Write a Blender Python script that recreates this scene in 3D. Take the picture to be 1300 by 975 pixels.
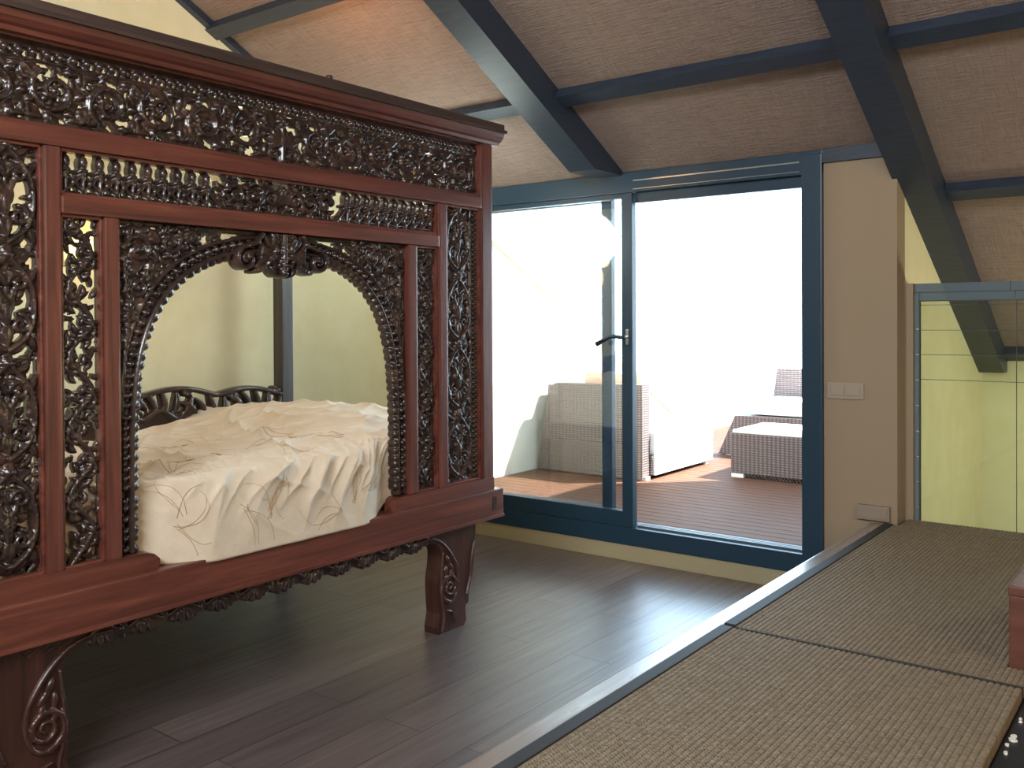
import bpy, bmesh, math, random
import numpy as np
from mathutils import Matrix, Vector

random.seed(7)
for o in list(bpy.data.objects):
    bpy.data.objects.remove(o)
scene = bpy.context.scene
col = scene.collection

# ------------------------------------------------------------------ camera
CAM = Vector((0.0, -4.6557, 1.4))
F_PX, PITCH, ROLL, YAW, CY = 1169.48, -0.00908, -0.00506, 0.65234, -70.1
fwd = Vector((-math.sin(YAW) * math.cos(PITCH), math.cos(YAW) * math.cos(PITCH), math.sin(PITCH)))
rt = Vector((math.cos(YAW), math.sin(YAW), 0))
up = rt.cross(fwd)
r2 = rt * math.cos(ROLL) + up * math.sin(ROLL)
u2 = -rt * math.sin(ROLL) + up * math.cos(ROLL)
cam_d = bpy.data.cameras.new('camera')
cam_d.sensor_width = 36
cam_d.lens = F_PX / 1300 * 36
cam_d.shift_y = CY / 1300
cam_d.clip_start = 0.02
cam = bpy.data.objects.new('camera', cam_d)
col.objects.link(cam)
cam.matrix_world = Matrix(((r2.x, u2.x, -fwd.x, CAM.x), (r2.y, u2.y, -fwd.y, CAM.y), (r2.z, u2.z, -fwd.z, CAM.z), (0, 0, 0, 1)))
scene.camera = cam

# ------------------------------------------------------------------ light
scene.view_settings.view_transform = 'Standard'
scene.view_settings.look = 'None'
scene.view_settings.gamma = 1
scene.view_settings.use_curve_mapping = False
scene.view_settings.exposure = 0.35

SKY = (0.56, 0.79, 1.0)
SKY_STRENGTH = 13.0
SUN_STRENGTH = 28.0
SUN_DIR = Vector((1.0, 1.0, 1.75))            # towards the sun

world = bpy.data.worlds.new('world')
scene.world = world
world.use_nodes = True
wn = world.node_tree.nodes
wn['Background'].inputs[0].default_value = (*SKY, 1)
# bright hazy horizon, dimmer zenith
_tc = wn.new('ShaderNodeTexCoord')
_sx = wn.new('ShaderNodeSeparateXYZ')
_rp = wn.new('ShaderNodeValToRGB')
_ml = wn.new('ShaderNodeMath')
_ml.operation = 'MULTIPLY'
_ml.inputs[1].default_value = SKY_STRENGTH
for _p, _v in ((0.0, 0.95), (0.22, 1.0), (0.42, 0.30), (1.0, 0.10)):
    _e = _rp.color_ramp.elements.new(_p) if _p not in (0.0, 1.0) else _rp.color_ramp.elements[0 if _p == 0 else -1]
    _e.color = (_v, _v, _v, 1)
_lk = world.node_tree.links
_lk.new(_tc.outputs['Generated'], _sx.inputs[0])
_lk.new(_sx.outputs['Z'], _rp.inputs[0])
_lk.new(_rp.outputs[0], _ml.inputs[0])
_lk.new(_ml.outputs[0], wn['Background'].inputs[1])


def light(name, kind, loc, energy, color, target=None, **kw):
    d = bpy.data.lights.new(name, kind)
    d.energy = energy
    d.color = color
    for k, v in kw.items():
        setattr(d, k, v)
    o = bpy.data.objects.new(name, d)
    col.objects.link(o)
    o.location = loc
    if target is not None:
        o.rotation_euler = (Vector(target) - Vector(loc)).to_track_quat('-Z', 'Y').to_euler()
    return o


light('sun', 'SUN', (3, 6, 6), SUN_STRENGTH, (1.0, 0.95, 0.86), target=Vector((3, 6, 6)) - SUN_DIR, angle=0.01)
# added fill light from behind and beside the viewer
light('side_fill_light', 'AREA', (2.4, -3.6, 1.9), 32, (1.0, 0.70, 0.45), target=(-2.7, -2.4, 1.0), shape='RECTANGLE', size=2.2, size_y=1.5)
light('rear_fill_light', 'AREA', (-0.6, -6.2, 3.0), 165, (0.90, 0.95, 1.0), target=(-1.6, -1.5, 1.2), shape='RECTANGLE', size=2.6, size_y=0.8)
# warm ceiling spots of the room (left part, behind the bed) and the alcove lamp
light('warm_spot_lamp', 'POINT', (-3.45, -1.7, 2.62), 6.5, (1.0, 0.40, 0.11), shadow_soft_size=0.12)
light('alcove_lamp', 'POINT', (0.6, 0.9, 0.95), 42, (1.0, 0.95, 0.72), shadow_soft_size=0.15)

light('door_fill_light', 'POINT', (-3.5, -0.75, 1.95), 15, (0.88, 1.0, 0.93), shadow_soft_size=0.22)  # added fill standing in for daylight from the terrace door

light('bed_fill_light', 'POINT', (-3.3, -2.2, 2.05), 7.0, (1.0, 0.94, 0.74), shadow_soft_size=0.12)  # added fill under the canopy, brightens the gable wall and bedspread

# ------------------------------------------------------------------ materials


def lin(h):
    h = h.lstrip('#')
    c = [int(h[i:i + 2], 16) / 255 for i in (0, 2, 4)]
    return tuple(x / 12.92 if x <= 0.04045 else ((x + 0.055) / 1.055) ** 2.4 for x in c)


class Mat:
    def __init__(s, name, color, rough=0.5, metal=0.0, spec=0.5, coat=0.0, coat_rough=0.1):
        s.m = bpy.data.materials.new(name)
        s.m.use_nodes = True
        s.nt = s.m.node_tree
        s.n = s.nt.nodes
        s.b = s.n['Principled BSDF']
        c = lin(color) if isinstance(color, str) else color
        s.c = c
        s.b.inputs['Base Color'].default_value = (*c, 1)
        s.b.inputs['Roughness'].default_value = rough
        s.b.inputs['Metallic'].default_value = metal
        s.b.inputs['Specular IOR Level'].default_value = spec
        s.b.inputs['Coat Weight'].default_value = coat
        s.b.inputs['Coat Roughness'].default_value = coat_rough
        s._co = None
        s._nrm = None

    def add(s, t, **kw):
        nd = s.n.new(t)
        for k, v in kw.items():
            if k in nd.inputs.keys():
                nd.inputs[k].default_value = v
            else:
                setattr(nd, k, v)
        return nd

    def co(s, scale=(1, 1, 1), rot=(0, 0, 0), space='Object'):
        tc = s.add('ShaderNodeTexCoord')
        mp = s.add('ShaderNodeMapping')
        mp.inputs['Scale'].default_value = scale
        mp.inputs['Rotation'].default_value = rot
        s.nt.links.new(tc.outputs[space], mp.inputs[0])
        return mp.outputs[0]

    def link(s, a, b):
        s.nt.links.new(a, b)

    def ramp(s, fac, stops):
        r = s.add('ShaderNodeValToRGB')
        el = r.color_ramp.elements
        while len(el) < len(stops):
            el.new(0.5)
        for e, (p, c) in zip(el, stops):
            e.position = p
            c = lin(c) if isinstance(c, str) else c
            e.color = (*c, 1)
        s.link(fac, r.inputs[0])
        return r.outputs[0]

    def noise(s, co, scale=5, detail=4, rough=0.55, dist=0.0):
        n = s.add('ShaderNodeTexNoise', Scale=scale, Detail=detail, Roughness=rough, Distortion=dist)
        s.link(co, n.inputs['Vector'])
        return n.outputs['Fac']

    def wave(s, co, scale, direction='X', dist=0, detail=0):
        w = s.add('ShaderNodeTexWave', Scale=scale, Distortion=dist, Detail=detail)
        w.bands_direction = direction
        s.link(co, w.inputs['Vector'])
        return w.outputs['Fac']

    def color(s, out):
        s.link(out, s.b.inputs['Base Color'])

    def rough(s, fac, a, b):
        mr = s.add('ShaderNodeMapRange')
        mr.inputs['To Min'].default_value = a
        mr.inputs['To Max'].default_value = b
        s.link(fac, mr.inputs[0])
        s.link(mr.outputs[0], s.b.inputs['Roughness'])

    def bump(s, fac, strength=0.3, dist=0.01):
        bp = s.add('ShaderNodeBump', Strength=strength, Distance=dist)
        s.link(fac, bp.inputs['Height'])
        if s._nrm is not None:
            s.link(s._nrm, bp.inputs['Normal'])
        s._nrm = bp.outputs[0]
        s.link(s._nrm, s.b.inputs['Normal'])

    def math(s, op, a, b):
        m = s.add('ShaderNodeMath', operation=op)
        for i, v in enumerate((a, b)):
            if isinstance(v, (int, float)):
                m.inputs[i].default_value = v
            else:
                s.link(v, m.inputs[i])
        return m.outputs[0]


def wood_mat(name, dark, mid, light_, axis, rough=0.32, grain=1.0, coat=0.25):
    m = Mat(name, mid, rough=rough, coat=coat, coat_rough=0.18)
    sc = [26, 26, 26]
    sc['XYZ'.index(axis)] = 1.6
    f = m.noise(m.co(tuple(sc)), 1.0, 6, 0.62, 0.6)
    m.color(m.ramp(f, [(0.25, dark), (0.52, mid), (0.8, light_)]))
    m.rough(f, rough + 0.12, rough - 0.05)
    m.bump(f, 0.12 * grain, 0.004)
    return m.m


M = {}
M['mahogany_y'] = wood_mat('mahogany_horizontal', '#3a1f19', '#66362b', '#864f3f', 'Y')
M['mahogany_z'] = wood_mat('mahogany_vertical', '#3a1f19', '#64362d', '#844d40', 'Z')
M['leg_wood'] = wood_mat('leg_mahogany', '#241512', '#41261f', '#58352b', 'Z')
M['old_wood'] = wood_mat('old_canopy_wood', '#2a1f1c', '#40302b', '#57443c', 'Y', rough=0.5)
M['dark_post'] = wood_mat('dark_post_wood', '#2a2524', '#3f3836', '#544b47', 'Z', rough=0.4)

m = Mat('carved_wood', '#2e1a14', rough=0.28, coat=0.35, coat_rough=0.15)
f = m.noise(m.co((14, 14, 14)), 1.0, 4)
m.color(m.ramp(f, [(0.3, '#211615'), (0.55, '#372722'), (0.8, '#573d33')]))
m.bump(m.noise(m.co((90, 90, 90)), 1.0, 3), 0.15, 0.003)
M['carved'] = m.m

m = Mat('yellow_wall_paint', '#e6d7a2', rough=0.75, spec=0.3)
f = m.noise(m.co((3, 3, 3)), 2.0, 3)
m.color(m.ramp(f, [(0.3, '#ddd6ae'), (0.7, '#e4deba')]))
m.bump(m.noise(m.co((60, 60, 60)), 2.0, 3), 0.04, 0.003)
M['wall'] = m.m
m = Mat('cream_wall_paint', '#98866f', rough=0.7, spec=0.3)
m.bump(m.noise(m.co((60, 60, 60)), 2.0, 3), 0.05, 0.003)
M['cream'] = m.m
m = Mat('cream_skirting', '#a59a7a', rough=0.45)
m.bump(m.noise(m.co((3, 60, 60)), 2.0, 3), 0.05, 0.003)
M['skirting'] = m.m

m = Mat('grass_cloth', '#b18d70', rough=0.85, spec=0.25)
f1 = m.noise(m.co((1.6, 20, 20)), 6.0, 4, 0.6)
f2 = m.noise(m.co((22, 1.6, 1.6)), 6.0, 4, 0.6)
f3 = m.wave(m.co((1, 1, 1)), 42, 'Y', 2.0, 2)
f = m.math('ADD', m.math('MULTIPLY', f1, 0.6), m.math('MULTIPLY', f2, 0.4))
m.color(m.ramp(f, [(0.25, '#7d6b62'), (0.5, '#968378'), (0.78, '#ab978b')]))
m.bump(f1, 0.8, 0.012)
m.bump(f2, 0.55, 0.010)
M['ceiling'] = m.m

m = Mat('black_beam_paint', '#2b2d33', rough=0.42, spec=0.5)
f = m.noise(m.co((4, 30, 30)), 2.0, 4)
m.color(m.ramp(f, [(0.3, '#27313f'), (0.7, '#333d4c')]))
m.bump(f, 0.08, 0.003)
M['beam'] = m.m

m = Mat('door_aluminium', '#1d384b', rough=0.38, spec=0.5)
f = m.noise(m.co((80, 80, 80)), 2.0, 2)
m.color(m.ramp(f, [(0.3, '#1a3243'), (0.7, '#203d51')]))
M['frame'] = m.m

m = Mat('brushed_steel', '#b9c0c4', rough=0.28, metal=1.0)
m.bump(m.noise(m.co((8, 120, 120)), 2.0, 2), 0.05, 0.002)
M['steel'] = m.m

m = Mat('grey_track', '#59646c', rough=0.5, metal=0.3)
M['track'] = m.m

# floor: long dark planks running towards the terrace
m = Mat('dark_plank_floor', '#5a4d48', rough=0.4, spec=0.8, coat=0.3, coat_rough=0.36)
tc = m.co((1, 1, 1), rot=(0, 0, math.pi / 2))
br = m.add('ShaderNodeTexBrick')
br.offset = 0.37
br.inputs['Scale'].default_value = 1.0
br.inputs['Mortar Size'].default_value = 0.0022
br.inputs['Mortar Smooth'].default_value = 0.3
br.inputs['Brick Width'].default_value = 1.45
br.inputs['Row Height'].default_value = 0.195
br.inputs['Color1'].default_value = (0.25, 0.25, 0.25, 1)
br.inputs['Color2'].default_value = (0.75, 0.75, 0.75, 1)
br.inputs['Mortar'].default_value = (0.0, 0.0, 0.0, 1)
m.link(tc, br.inputs['Vector'])
g = m.noise(m.co((22, 1.3, 10)), 1.5, 6, 0.6, 0.5)
mix = m.math('MULTIPLY', m.math('ADD', m.math('MULTIPLY', br.outputs['Color'], 0.26), m.math('MULTIPLY', g, 0.72)), m.math('SUBTRACT', 1.0, m.math('MULTIPLY', br.outputs['Fac'], 0.85)))
m.color(m.ramp(mix, [(0.0, '#1f1817'), (0.22, '#453a39'), (0.5, '#655753'), (0.85, '#8a7a72')]))
m.rough(g, 0.40, 0.32)
seam = m.math('SUBTRACT', 1.0, br.outputs['Fac'])
m.bump(seam, 0.6, 0.004)
m.bump(g, 0.08, 0.003)
M['floor'] = m.m

m = Mat('tatami_rush', '#7c6a57', rough=0.75, spec=0.25)
f = m.noise(m.co((30, 90, 30)), 2.0, 4, 0.6)
m.color(m.ramp(f, [(0.25, '#655848'), (0.5, '#857660'), (0.8, '#a3957d')]))
m.bump(m.wave(m.co((1, 1, 1)), 30, 'Y', 1.0, 1), 0.55, 0.004)
m.bump(f, 0.4, 0.004)
M['tatami'] = m.m
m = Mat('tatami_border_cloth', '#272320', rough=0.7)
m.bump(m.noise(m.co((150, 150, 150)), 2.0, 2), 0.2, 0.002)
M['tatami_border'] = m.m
M['platform'] = wood_mat('platform_edge_wood', '#6b5d55', '#8a7a6e', '#a39182', 'Y', rough=0.26)
M['box_wood'] = wood_mat('reddish_box_wood', '#46291f', '#61392b', '#75493a', 'X', rough=0.42)
m = Mat('dark_stair_paint', '#1e2226', rough=0.4)
m.bump(m.noise(m.co((40, 40, 40)), 2.0, 3), 0.1, 0.003)
M['stair'] = m.m
m = Mat('plaster_white', '#e8e4dd', rough=0.8)
M['plaster'] = m.m
m = Mat('switch_plastic', '#a09181', rough=0.4)
M['switch'] = m.m
m = Mat('vent_plastic', '#8d8070', rough=0.55)
M['vent'] = m.m

# outside
m = Mat('white_stucco', '#ebe7de', rough=0.9)
m.bump(m.noise(m.co((50, 50, 50)), 2.0, 4), 0.2, 0.005)
M['stucco'] = m.m
m = Mat('coping_stone', '#e6dfc6', rough=0.8)
m.bump(m.noise(m.co((20, 20, 20)), 2.0, 4), 0.2, 0.005)
M['coping'] = m.m
m = Mat('deck_wood', '#7a6053', rough=0.7, spec=0.15)
f = m.noise(m.co((1.6, 30, 30)), 2.0, 5, 0.6)
m.color(m.ramp(f, [(0.25, '#46301f'), (0.55, '#5c3f32'), (0.8, '#6d5042')]))
m.bump(f, 0.15, 0.003)
M['deck'] = m.m
m = Mat('wicker_weave', '#6f6361', rough=0.6, spec=0.4)
w1 = m.wave(m.co((1, 1, 1)), 17, 'Z', 0.0)
w2 = m.wave(m.co((1, 1, 1)), 9, 'X', 0.0)
w3 = m.wave(m.co((1, 1, 1)), 9, 'Y', 0.0)
ww = m.math('MULTIPLY', w1, m.math('ADD', m.math('MULTIPLY', w2, 0.5), m.math('MULTIPLY', w3, 0.5)))
m.color(m.ramp(ww, [(0.0, '#4c4241'), (0.3, '#756967'), (0.9, '#8d8285')]))
m.bump(ww, 0.6, 0.01)
M['wicker'] = m.m
m = Mat('white_cushion', '#f4f1ec', rough=0.85)
m.bump(m.noise(m.co((120, 120, 120)), 2.0, 2), 0.1, 0.002)
M['cushion'] = m.m
m = Mat('salmon_cushion', '#dcae98', rough=0.85)
m.bump(m.noise(m.co((120, 120, 120)), 2.0, 2), 0.1, 0.002)
M['salmon'] = m.m
m = Mat('dark_lever_metal', '#3c4750', rough=0.3, metal=0.8)
M['lever'] = m.m
m = Mat('white_foot', '#e4e2de', rough=0.4)
M['foot'] = m.m

# bedding
m = Mat('cream_bedspread', '#efe2cf', rough=0.55, spec=0.4)
m.b.inputs['Sheen Weight'].default_value = 0.25
f = m.noise(m.co((5, 5, 5)), 2.0, 4)
m.color(m.ramp(f, [(0.3, '#cfbea6'), (0.7, '#dccdb7')]))
m.bump(m.noise(m.co((60, 25, 60)), 2.0, 4, 0.6), 0.25, 0.006)
M['sheet'] = m.m
m = Mat('embroidery_thread', '#b08f68', rough=0.5)
M['thread'] = m.m

# glass
def glass_mat(name, tint, refl=0.10, tr=0.96, extra=None):
    mm = bpy.data.materials.new(name)
    mm.use_nodes = True
    nt = mm.node_tree
    nt.nodes.clear()
    out = nt.nodes.new('ShaderNodeOutputMaterial')
    t = nt.nodes.new('ShaderNodeBsdfTransparent')
    t.inputs[0].default_value = (*tint, 1)
    g = nt.nodes.new('ShaderNodeBsdfGlossy')
    g.inputs['Roughness'].default_value = 0.02
    fr = nt.nodes.new('ShaderNodeFresnel')
    fr.inputs[0].default_value = 1.5
    mul = nt.nodes.new('ShaderNodeMath')
    mul.operation = 'MULTIPLY_ADD'
    mul.inputs[1].default_value = 1.3
    mul.inputs[2].default_value = refl
    nt.links.new(fr.outputs[0], mul.inputs[0])
    mx = nt.nodes.new('ShaderNodeMixShader')
    nt.links.new(mul.outputs[0], mx.inputs[0])
    nt.links.new(t.outputs[0], mx.inputs[1])
    nt.links.new(g.outputs[0], mx.inputs[2])
    last = mx.outputs[0]
    if extra:
        d = nt.nodes.new('ShaderNodeBsdfDiffuse')
        d.inputs[0].default_value = (*extra[0], 1)
        m2 = nt.nodes.new('ShaderNodeMixShader')
        m2.inputs[0].default_value = extra[1]
        nt.links.new(last, m2.inputs[1])
        nt.links.new(d.outputs[0], m2.inputs[2])
        last = m2.outputs[0]
    nt.links.new(last, out.inputs[0])
    return mm


M['glass'] = glass_mat('door_glass', (0.96, 0.98, 0.98), 0.05)
M['screen_glass'] = glass_mat('screen_glass', (0.92, 0.97, 0.93), 0.0)
M['tile_glass'] = glass_mat('pale_glass_tile', (0.55, 0.62, 0.66), 0.10, extra=((0.20, 0.27, 0.31), 0.55))
m = Mat('grout_reflection_line', '#39443f', rough=0.6)  # border joints, also the reflected grid lines drawn on the pane
M['grout_reflection'] = m.m

m = Mat('lamp_glow', '#ffd27a', rough=0.5)
m.b.inputs['Emission Color'].default_value = (1.0, 0.62, 0.16, 1)
m.b.inputs['Emission Strength'].default_value = 6.0
M['glow'] = m.m

# ------------------------------------------------------------------ mesh helpers


class MB:
    def __init__(s):
        s.v, s.f, s.sm = [], [], []

    def add(s, v, f, smooth=False):
        b = len(s.v)
        s.v += [tuple(map(float, p)) for p in v]
        s.f += [tuple(int(i) + b for i in q) for q in f]
        s.sm += [smooth] * len(f)
        return s

    def box(s, x0, x1, y0, y1, z0, z1, bev=0.0):
        if bev <= 0:
            v = [(x, y, z) for x in (x0, x1) for y in (y0, y1) for z in (z0, z1)]
            f = [(0, 1, 3, 2), (4, 6, 7, 5), (0, 4, 5, 1), (2, 3, 7, 6), (0, 2, 6, 4), (1, 5, 7, 3)]
            return s.add(v, f)
        bm = bmesh.new()
        r = bmesh.ops.create_cube(bm, size=1)
        for q in bm.verts:
            q.co = ((x0 + x1) / 2 + q.co.x * (x1 - x0), (y0 + y1) / 2 + q.co.y * (y1 - y0), (z0 + z1) / 2 + q.co.z * (z1 - z0))
        bev = min(bev, 0.45 * min(abs(x1 - x0), abs(y1 - y0), abs(z1 - z0)))
        bmesh.ops.bevel(bm, geom=bm.edges[:], offset=bev, segments=2, profile=0.7, affect='EDGES')
        bm.verts.index_update()
        s.add([q.co for q in bm.verts], [[q.index for q in fc.verts] for fc in bm.faces])
        bm.free()
        return s

    def prism(s, poly, axis, a, b):
        """poly of 2D points in the remaining two axes (order xyz without axis)"""
        n = len(poly)
        def P(p, t):
            q = list(p)
            q.insert('xyz'.index(axis), t)
            return q
        v = [P(p, a) for p in poly] + [P(p, b) for p in poly]
        f = [tuple(range(n))[::-1], tuple(range(n, 2 * n))] + [(i, (i + 1) % n, n + (i + 1) % n, n + i) for i in range(n)]
        return s.add(v, f)

    def tube(s, pts, rad, n=8, smooth=True):
        pts = [Vector(p) for p in pts]
        if not hasattr(rad, '__len__'):
            rad = [rad] * len(pts)
        v, f = [], []
        prev = None
        for i, p in enumerate(pts):
            t = (pts[min(i + 1, len(pts) - 1)] - pts[max(i - 1, 0)]).normalized()
            if prev is None:
                a = Vector((0, 0, 1)) if abs(t.z) < 0.9 else Vector((1, 0, 0))
                nrm = t.cross(a).normalized()
            else:
                nrm = (prev - t * prev.dot(t)).normalized()
            prev = nrm
            bn = t.cross(nrm)
            for k in range(n):
                an = 2 * math.pi * k / n
                v.append(p + (nrm * math.cos(an) + bn * math.sin(an)) * rad[i])
        for i in range(len(pts) - 1):
            for k in range(n):
                f.append((i * n + k, i * n + (k + 1) % n, (i + 1) * n + (k + 1) % n, (i + 1) * n + k))
        f.append(tuple(range(n))[::-1])
        f.append(tuple((len(pts) - 1) * n + k for k in range(n)))
        return s.add(v, f, smooth)

    def lathe(s, prof, cx, cy, n=20):
        v, f = [], []
        for r, z in prof:
            for k in range(n):
                a = 2 * math.pi * k / n
                v.append((cx + r * math.cos(a), cy + r * math.sin(a), z))
        for i in range(len(prof) - 1):
            for k in range(n):
                f.append((i * n + k, i * n + (k + 1) % n, (i + 1) * n + (k + 1) % n, (i + 1) * n + k))
        return s.add(v, f, True)

    def build(s, name, mat, parent=None):
        me = bpy.data.meshes.new(name)
        me.from_pydata(s.v, [], s.f)
        me.polygons.foreach_set('use_smooth', s.sm)
        me.update()
        bm = bmesh.new()
        bm.from_mesh(me)
        bmesh.ops.recalc_face_normals(bm, faces=bm.faces[:])
        bm.to_mesh(me)
        bm.free()
        me.materials.append(mat)
        o = bpy.data.objects.new(name, me)
        col.objects.link(o)
        if parent is not None:
            o.parent = parent
            o.matrix_parent_inverse = Matrix.Translation(-world_loc(parent))
        return o


def world_loc(o):
    v = Vector((0, 0, 0))
    while o is not None:
        v += o.location
        o = None if o.parent is None else None
    return v


def tag(o, label, cat, group=None, kind=None):
    o['label'] = label
    o['category'] = cat
    if group:
        o['group'] = group
    if kind:
        o['kind'] = kind
    return o


def thing(name, label, cat, loc, group=None, kind=None):
    o = bpy.data.objects.new(name, None)
    col.objects.link(o)
    o.location = loc
    o.empty_display_size = 0.1
    return tag(o, label, cat, group, kind)


def struct(name, mb, mat, label, cat, parent=None):
    o = mb.build(name, mat, parent)
    if parent is None:
        tag(o, label, cat, None, 'structure')
    return o


# ------------------------------------------------------------------ room shell
XL, XR, YB = -4.5, 2.6, -7.6
S28 = math.tan(math.radians(28.0))
ZH = 2.254
YK = 2.05                        # knee wall of the alcove
XC = -1.22                       # cheek wall between alcove and terrace
YRIDGE = -4.3


def zc(y):
    return ZH - S28 * y if y > YRIDGE else ZH - S28 * YRIDGE - S28 * (YRIDGE - y)


struct('floor', MB().box(XL - 0.1, XR, YB, YK + 0.1, -0.12, 0.0), M['floor'], 'dark brown plank floor of the attic room', 'floor')
# ceiling slabs
T = 0.14
def slope_slab(mb, x0, x1, y0, y1):
    mb.prism([(y0, zc(y0)), (y1, zc(y1)), (y1, zc(y1) + T), (y0, zc(y0) + T)], 'x', x0, x1)
mb = MB()
slope_slab(mb, XL - 0.1, XR + 0.1, YRIDGE, 0.04)
slope_slab(mb, XC - 0.13, XR + 0.1, 0.04, YK + 0.12)
slope_slab(mb, XL - 0.1, XR + 0.1, YB - 0.1, YRIDGE)
struct('ceiling', mb, M['ceiling'], 'sloping ceiling panels of brown woven grass cloth', 'ceiling')

gable = [(YB, 0), (0.0, 0), (0.0, zc(0) + 0.02), (YRIDGE, zc(YRIDGE) + 0.02), (YB, zc(YB) + 0.02)]
struct('wall_left', MB().prism(gable, 'x', XL - 0.1, XL), M['wall'], 'pale yellow gable wall behind the carved bed', 'wall')
gable_r = [(YB, 0), (YK, 0), (YK, zc(YK) + 0.02), (YRIDGE, zc(YRIDGE) + 0.02), (YB, zc(YB) + 0.02)]
struct('wall_right', MB().prism(gable_r, 'x', XR, XR + 0.1), M['wall'], 'yellow gable wall on the right side', 'wall')
mb = MB()
mb.box(XL, XR, YB - 0.1, YB, 0, zc(YB) + 0.05)
struct('wall_rear', mb, M['cream'], 'cream wall behind the viewer', 'wall')
DL, DR = -3.97, -1.573           # door frame
mb = MB().box(XL, DL, -0.02, 0.14, 0, ZH + 0.02)
struct('wall_back', mb, M['wall'], 'yellow wall left of the terrace door behind the bed', 'wall')
struct('wall_front', MB().box(DR, XC, 0.0, 0.14, 0, ZH + 0.01), M['cream'], 'narrow cream wall right of the terrace door', 'wall')
struct('wall_cheek', MB().prism([(0.14, 0), (YK, 0), (YK, zc(YK) + .05), (0.14, zc(0.14) + .05)], 'x', XC - 0.13, XC), M['wall'], 'yellow side wall of the alcove behind the glass screen', 'wall')
struct('wall_knee', MB().box(XC, XR, YK, YK + 0.1, 0, zc(YK) + 0.02), M['wall'], 'low yellow wall at the end of the alcove', 'wall')
struct('baseboard_back', MB().box(DL, DR + 0.2, -0.012, 0.14, 0, 0.094, 0.004), M['skirting'], 'cream skirting step below the terrace door', 'baseboard')

# ceiling battens and rafters
def batten(name, x0, x1, yc_, w=0.085, d=0.055, label=''):
    c, s_ = math.cos(math.radians(28)), math.sin(math.radians(28))
    z0 = zc(yc_)
    pts = []
    for a, off in ((-w / 2, -0.02), (w / 2, -0.02), (w / 2, d), (-w / 2, d)):
        pts.append((yc_ + a * c - off * s_, z0 - a * s_ - off * c))
    o = MB().prism(pts, 'x', x0, x1).build(name, M['beam'])
    return tag(o, label, 'ceiling batten', None, 'structure')

def rafter(name, x0, x1, poly, label):
    mb = MB()
    bv = 0.012
    # body with a small chamfer strip along the lower edges
    mb.prism(poly, 'x', x0, x1)
    o = mb.build(name, M['beam'])
    return tag(o, label, 'rafter', None, 'structure')

DEP = 0.16
VD = DEP / math.cos(math.radians(28))
yb = (ZH - VD - 2.236) / S28     # where the underside reaches the flat cut
rafter('trim_1', -2.907, -2.735, [(YRIDGE, zc(YRIDGE) + .02), (-0.004, zc(-0.004) + .02), (-0.004, 2.236), (yb, 2.236), (YRIDGE, zc(YRIDGE) - VD)],
       'black rafter ending on the door head above the middle post')
rafter('trim_2', -1.243, -1.075, [(YRIDGE, zc(YRIDGE) + .02), (YK, zc(YK) + .02), (YK, zc(YK) - VD + .065), (YK - .065 / S28, zc(YK) - VD + .065), (YRIDGE, zc(YRIDGE) - VD)],
       'black rafter running down behind the glass screen')
rafter('trim_3', 0.60, 0.77, [(YRIDGE, zc(YRIDGE) + .02), (YK, zc(YK) + .02), (YK, zc(YK) - VD), (YRIDGE, zc(YRIDGE) - VD)],
       'black rafter at the far right outside the picture')
n = 4
for seg in ((XL, -2.907), (-2.735, -1.243), (-1.075, 0.60)):
    for yy in (-0.63, -1.52, -2.44, -3.36):
        batten('trim_%d' % n, seg[0], seg[1], yy, label='black ceiling batten %s' % ('left of the middle rafter' if seg[0] < -4 else 'between the two rafters' if seg[0] < -2 else 'right of the right rafter') + {-0.63: ', lowest of its bay', -1.52: ', second from the bottom', -2.44: ', third from the bottom', -3.36: ', topmost'}[yy])
        n += 1
batten('trim_%d' % n, -1.075, 0.60, 0.37, label='black ceiling batten above the glass screen'); n += 1
batten('trim_%d' % n, -1.075, 0.60, YK - 0.06, w=0.1, label='black ceiling batten on top of the low alcove wall'); n += 1
# trim along the left gable
w = 0.07
pts = [(YRIDGE, zc(YRIDGE)), (0, zc(0)), (0, zc(0) - 0.045), (YRIDGE, zc(YRIDGE) - 0.045)]
tag(MB().prism(pts, 'x', XL, XL + 0.045).build('trim_%d' % n, M['beam']), 'black trim where ceiling meets the left gable wall', 'trim', None, 'structure'); n += 1
tag(MB().box(DR, XC, -0.022, 0.0, 2.185, zc(0)).build('trim_%d' % n, M['beam']), 'black trim along the top of the narrow cream wall', 'trim', None, 'structure'); n += 1

# ------------------------------------------------------------------ terrace door
d1 = thing('door_1', 'dark aluminium sliding terrace door with two sashes slid left', 'sliding door', ((DL + DR) / 2, 0.05, 0.094), kind='structure')
fr = MB()
fr.box(DL, DR, -0.02, 0.15, 2.135, ZH - 0.003, 0.004)          # head
fr.box(DL, DL + 0.07, -0.02, 0.15, 0.094, 2.135, 0.004)
fr.box(-1.678, DR, -0.03, 0.15, 0.094, 2.235, 0.006)          # right jamb
fr.box(DL + .07, -1.678, -0.02, 0.15, 0.094, 0.195, 0.004)     # sill
fr.build('door_frame', M['frame'], d1)
tr = MB()
for i in range(3):
    tr.box(-2.67, -1.678, 0.03 + 0.035 * i, 0.045 + 0.035 * i, 0.195, 0.206 - 0.002 * i)
tr.build('threshold_track', M['track'], d1)
# blind box slats under the head, right half
bl = MB()
bl.box(-2.67, -1.678, 0.02, 0.10, 2.075, 2.135, 0.003)
bl.build('blind_box', M['frame'], d1)
bs = MB()
bs.box(-2.66, -1.69, -0.024, -0.0195, 2.196, 2.203)
bs.box(-2.66, -1.69, -0.024, -0.0195, 2.150, 2.153)
bs.build('head_groove', M['steel'], d1)

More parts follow.
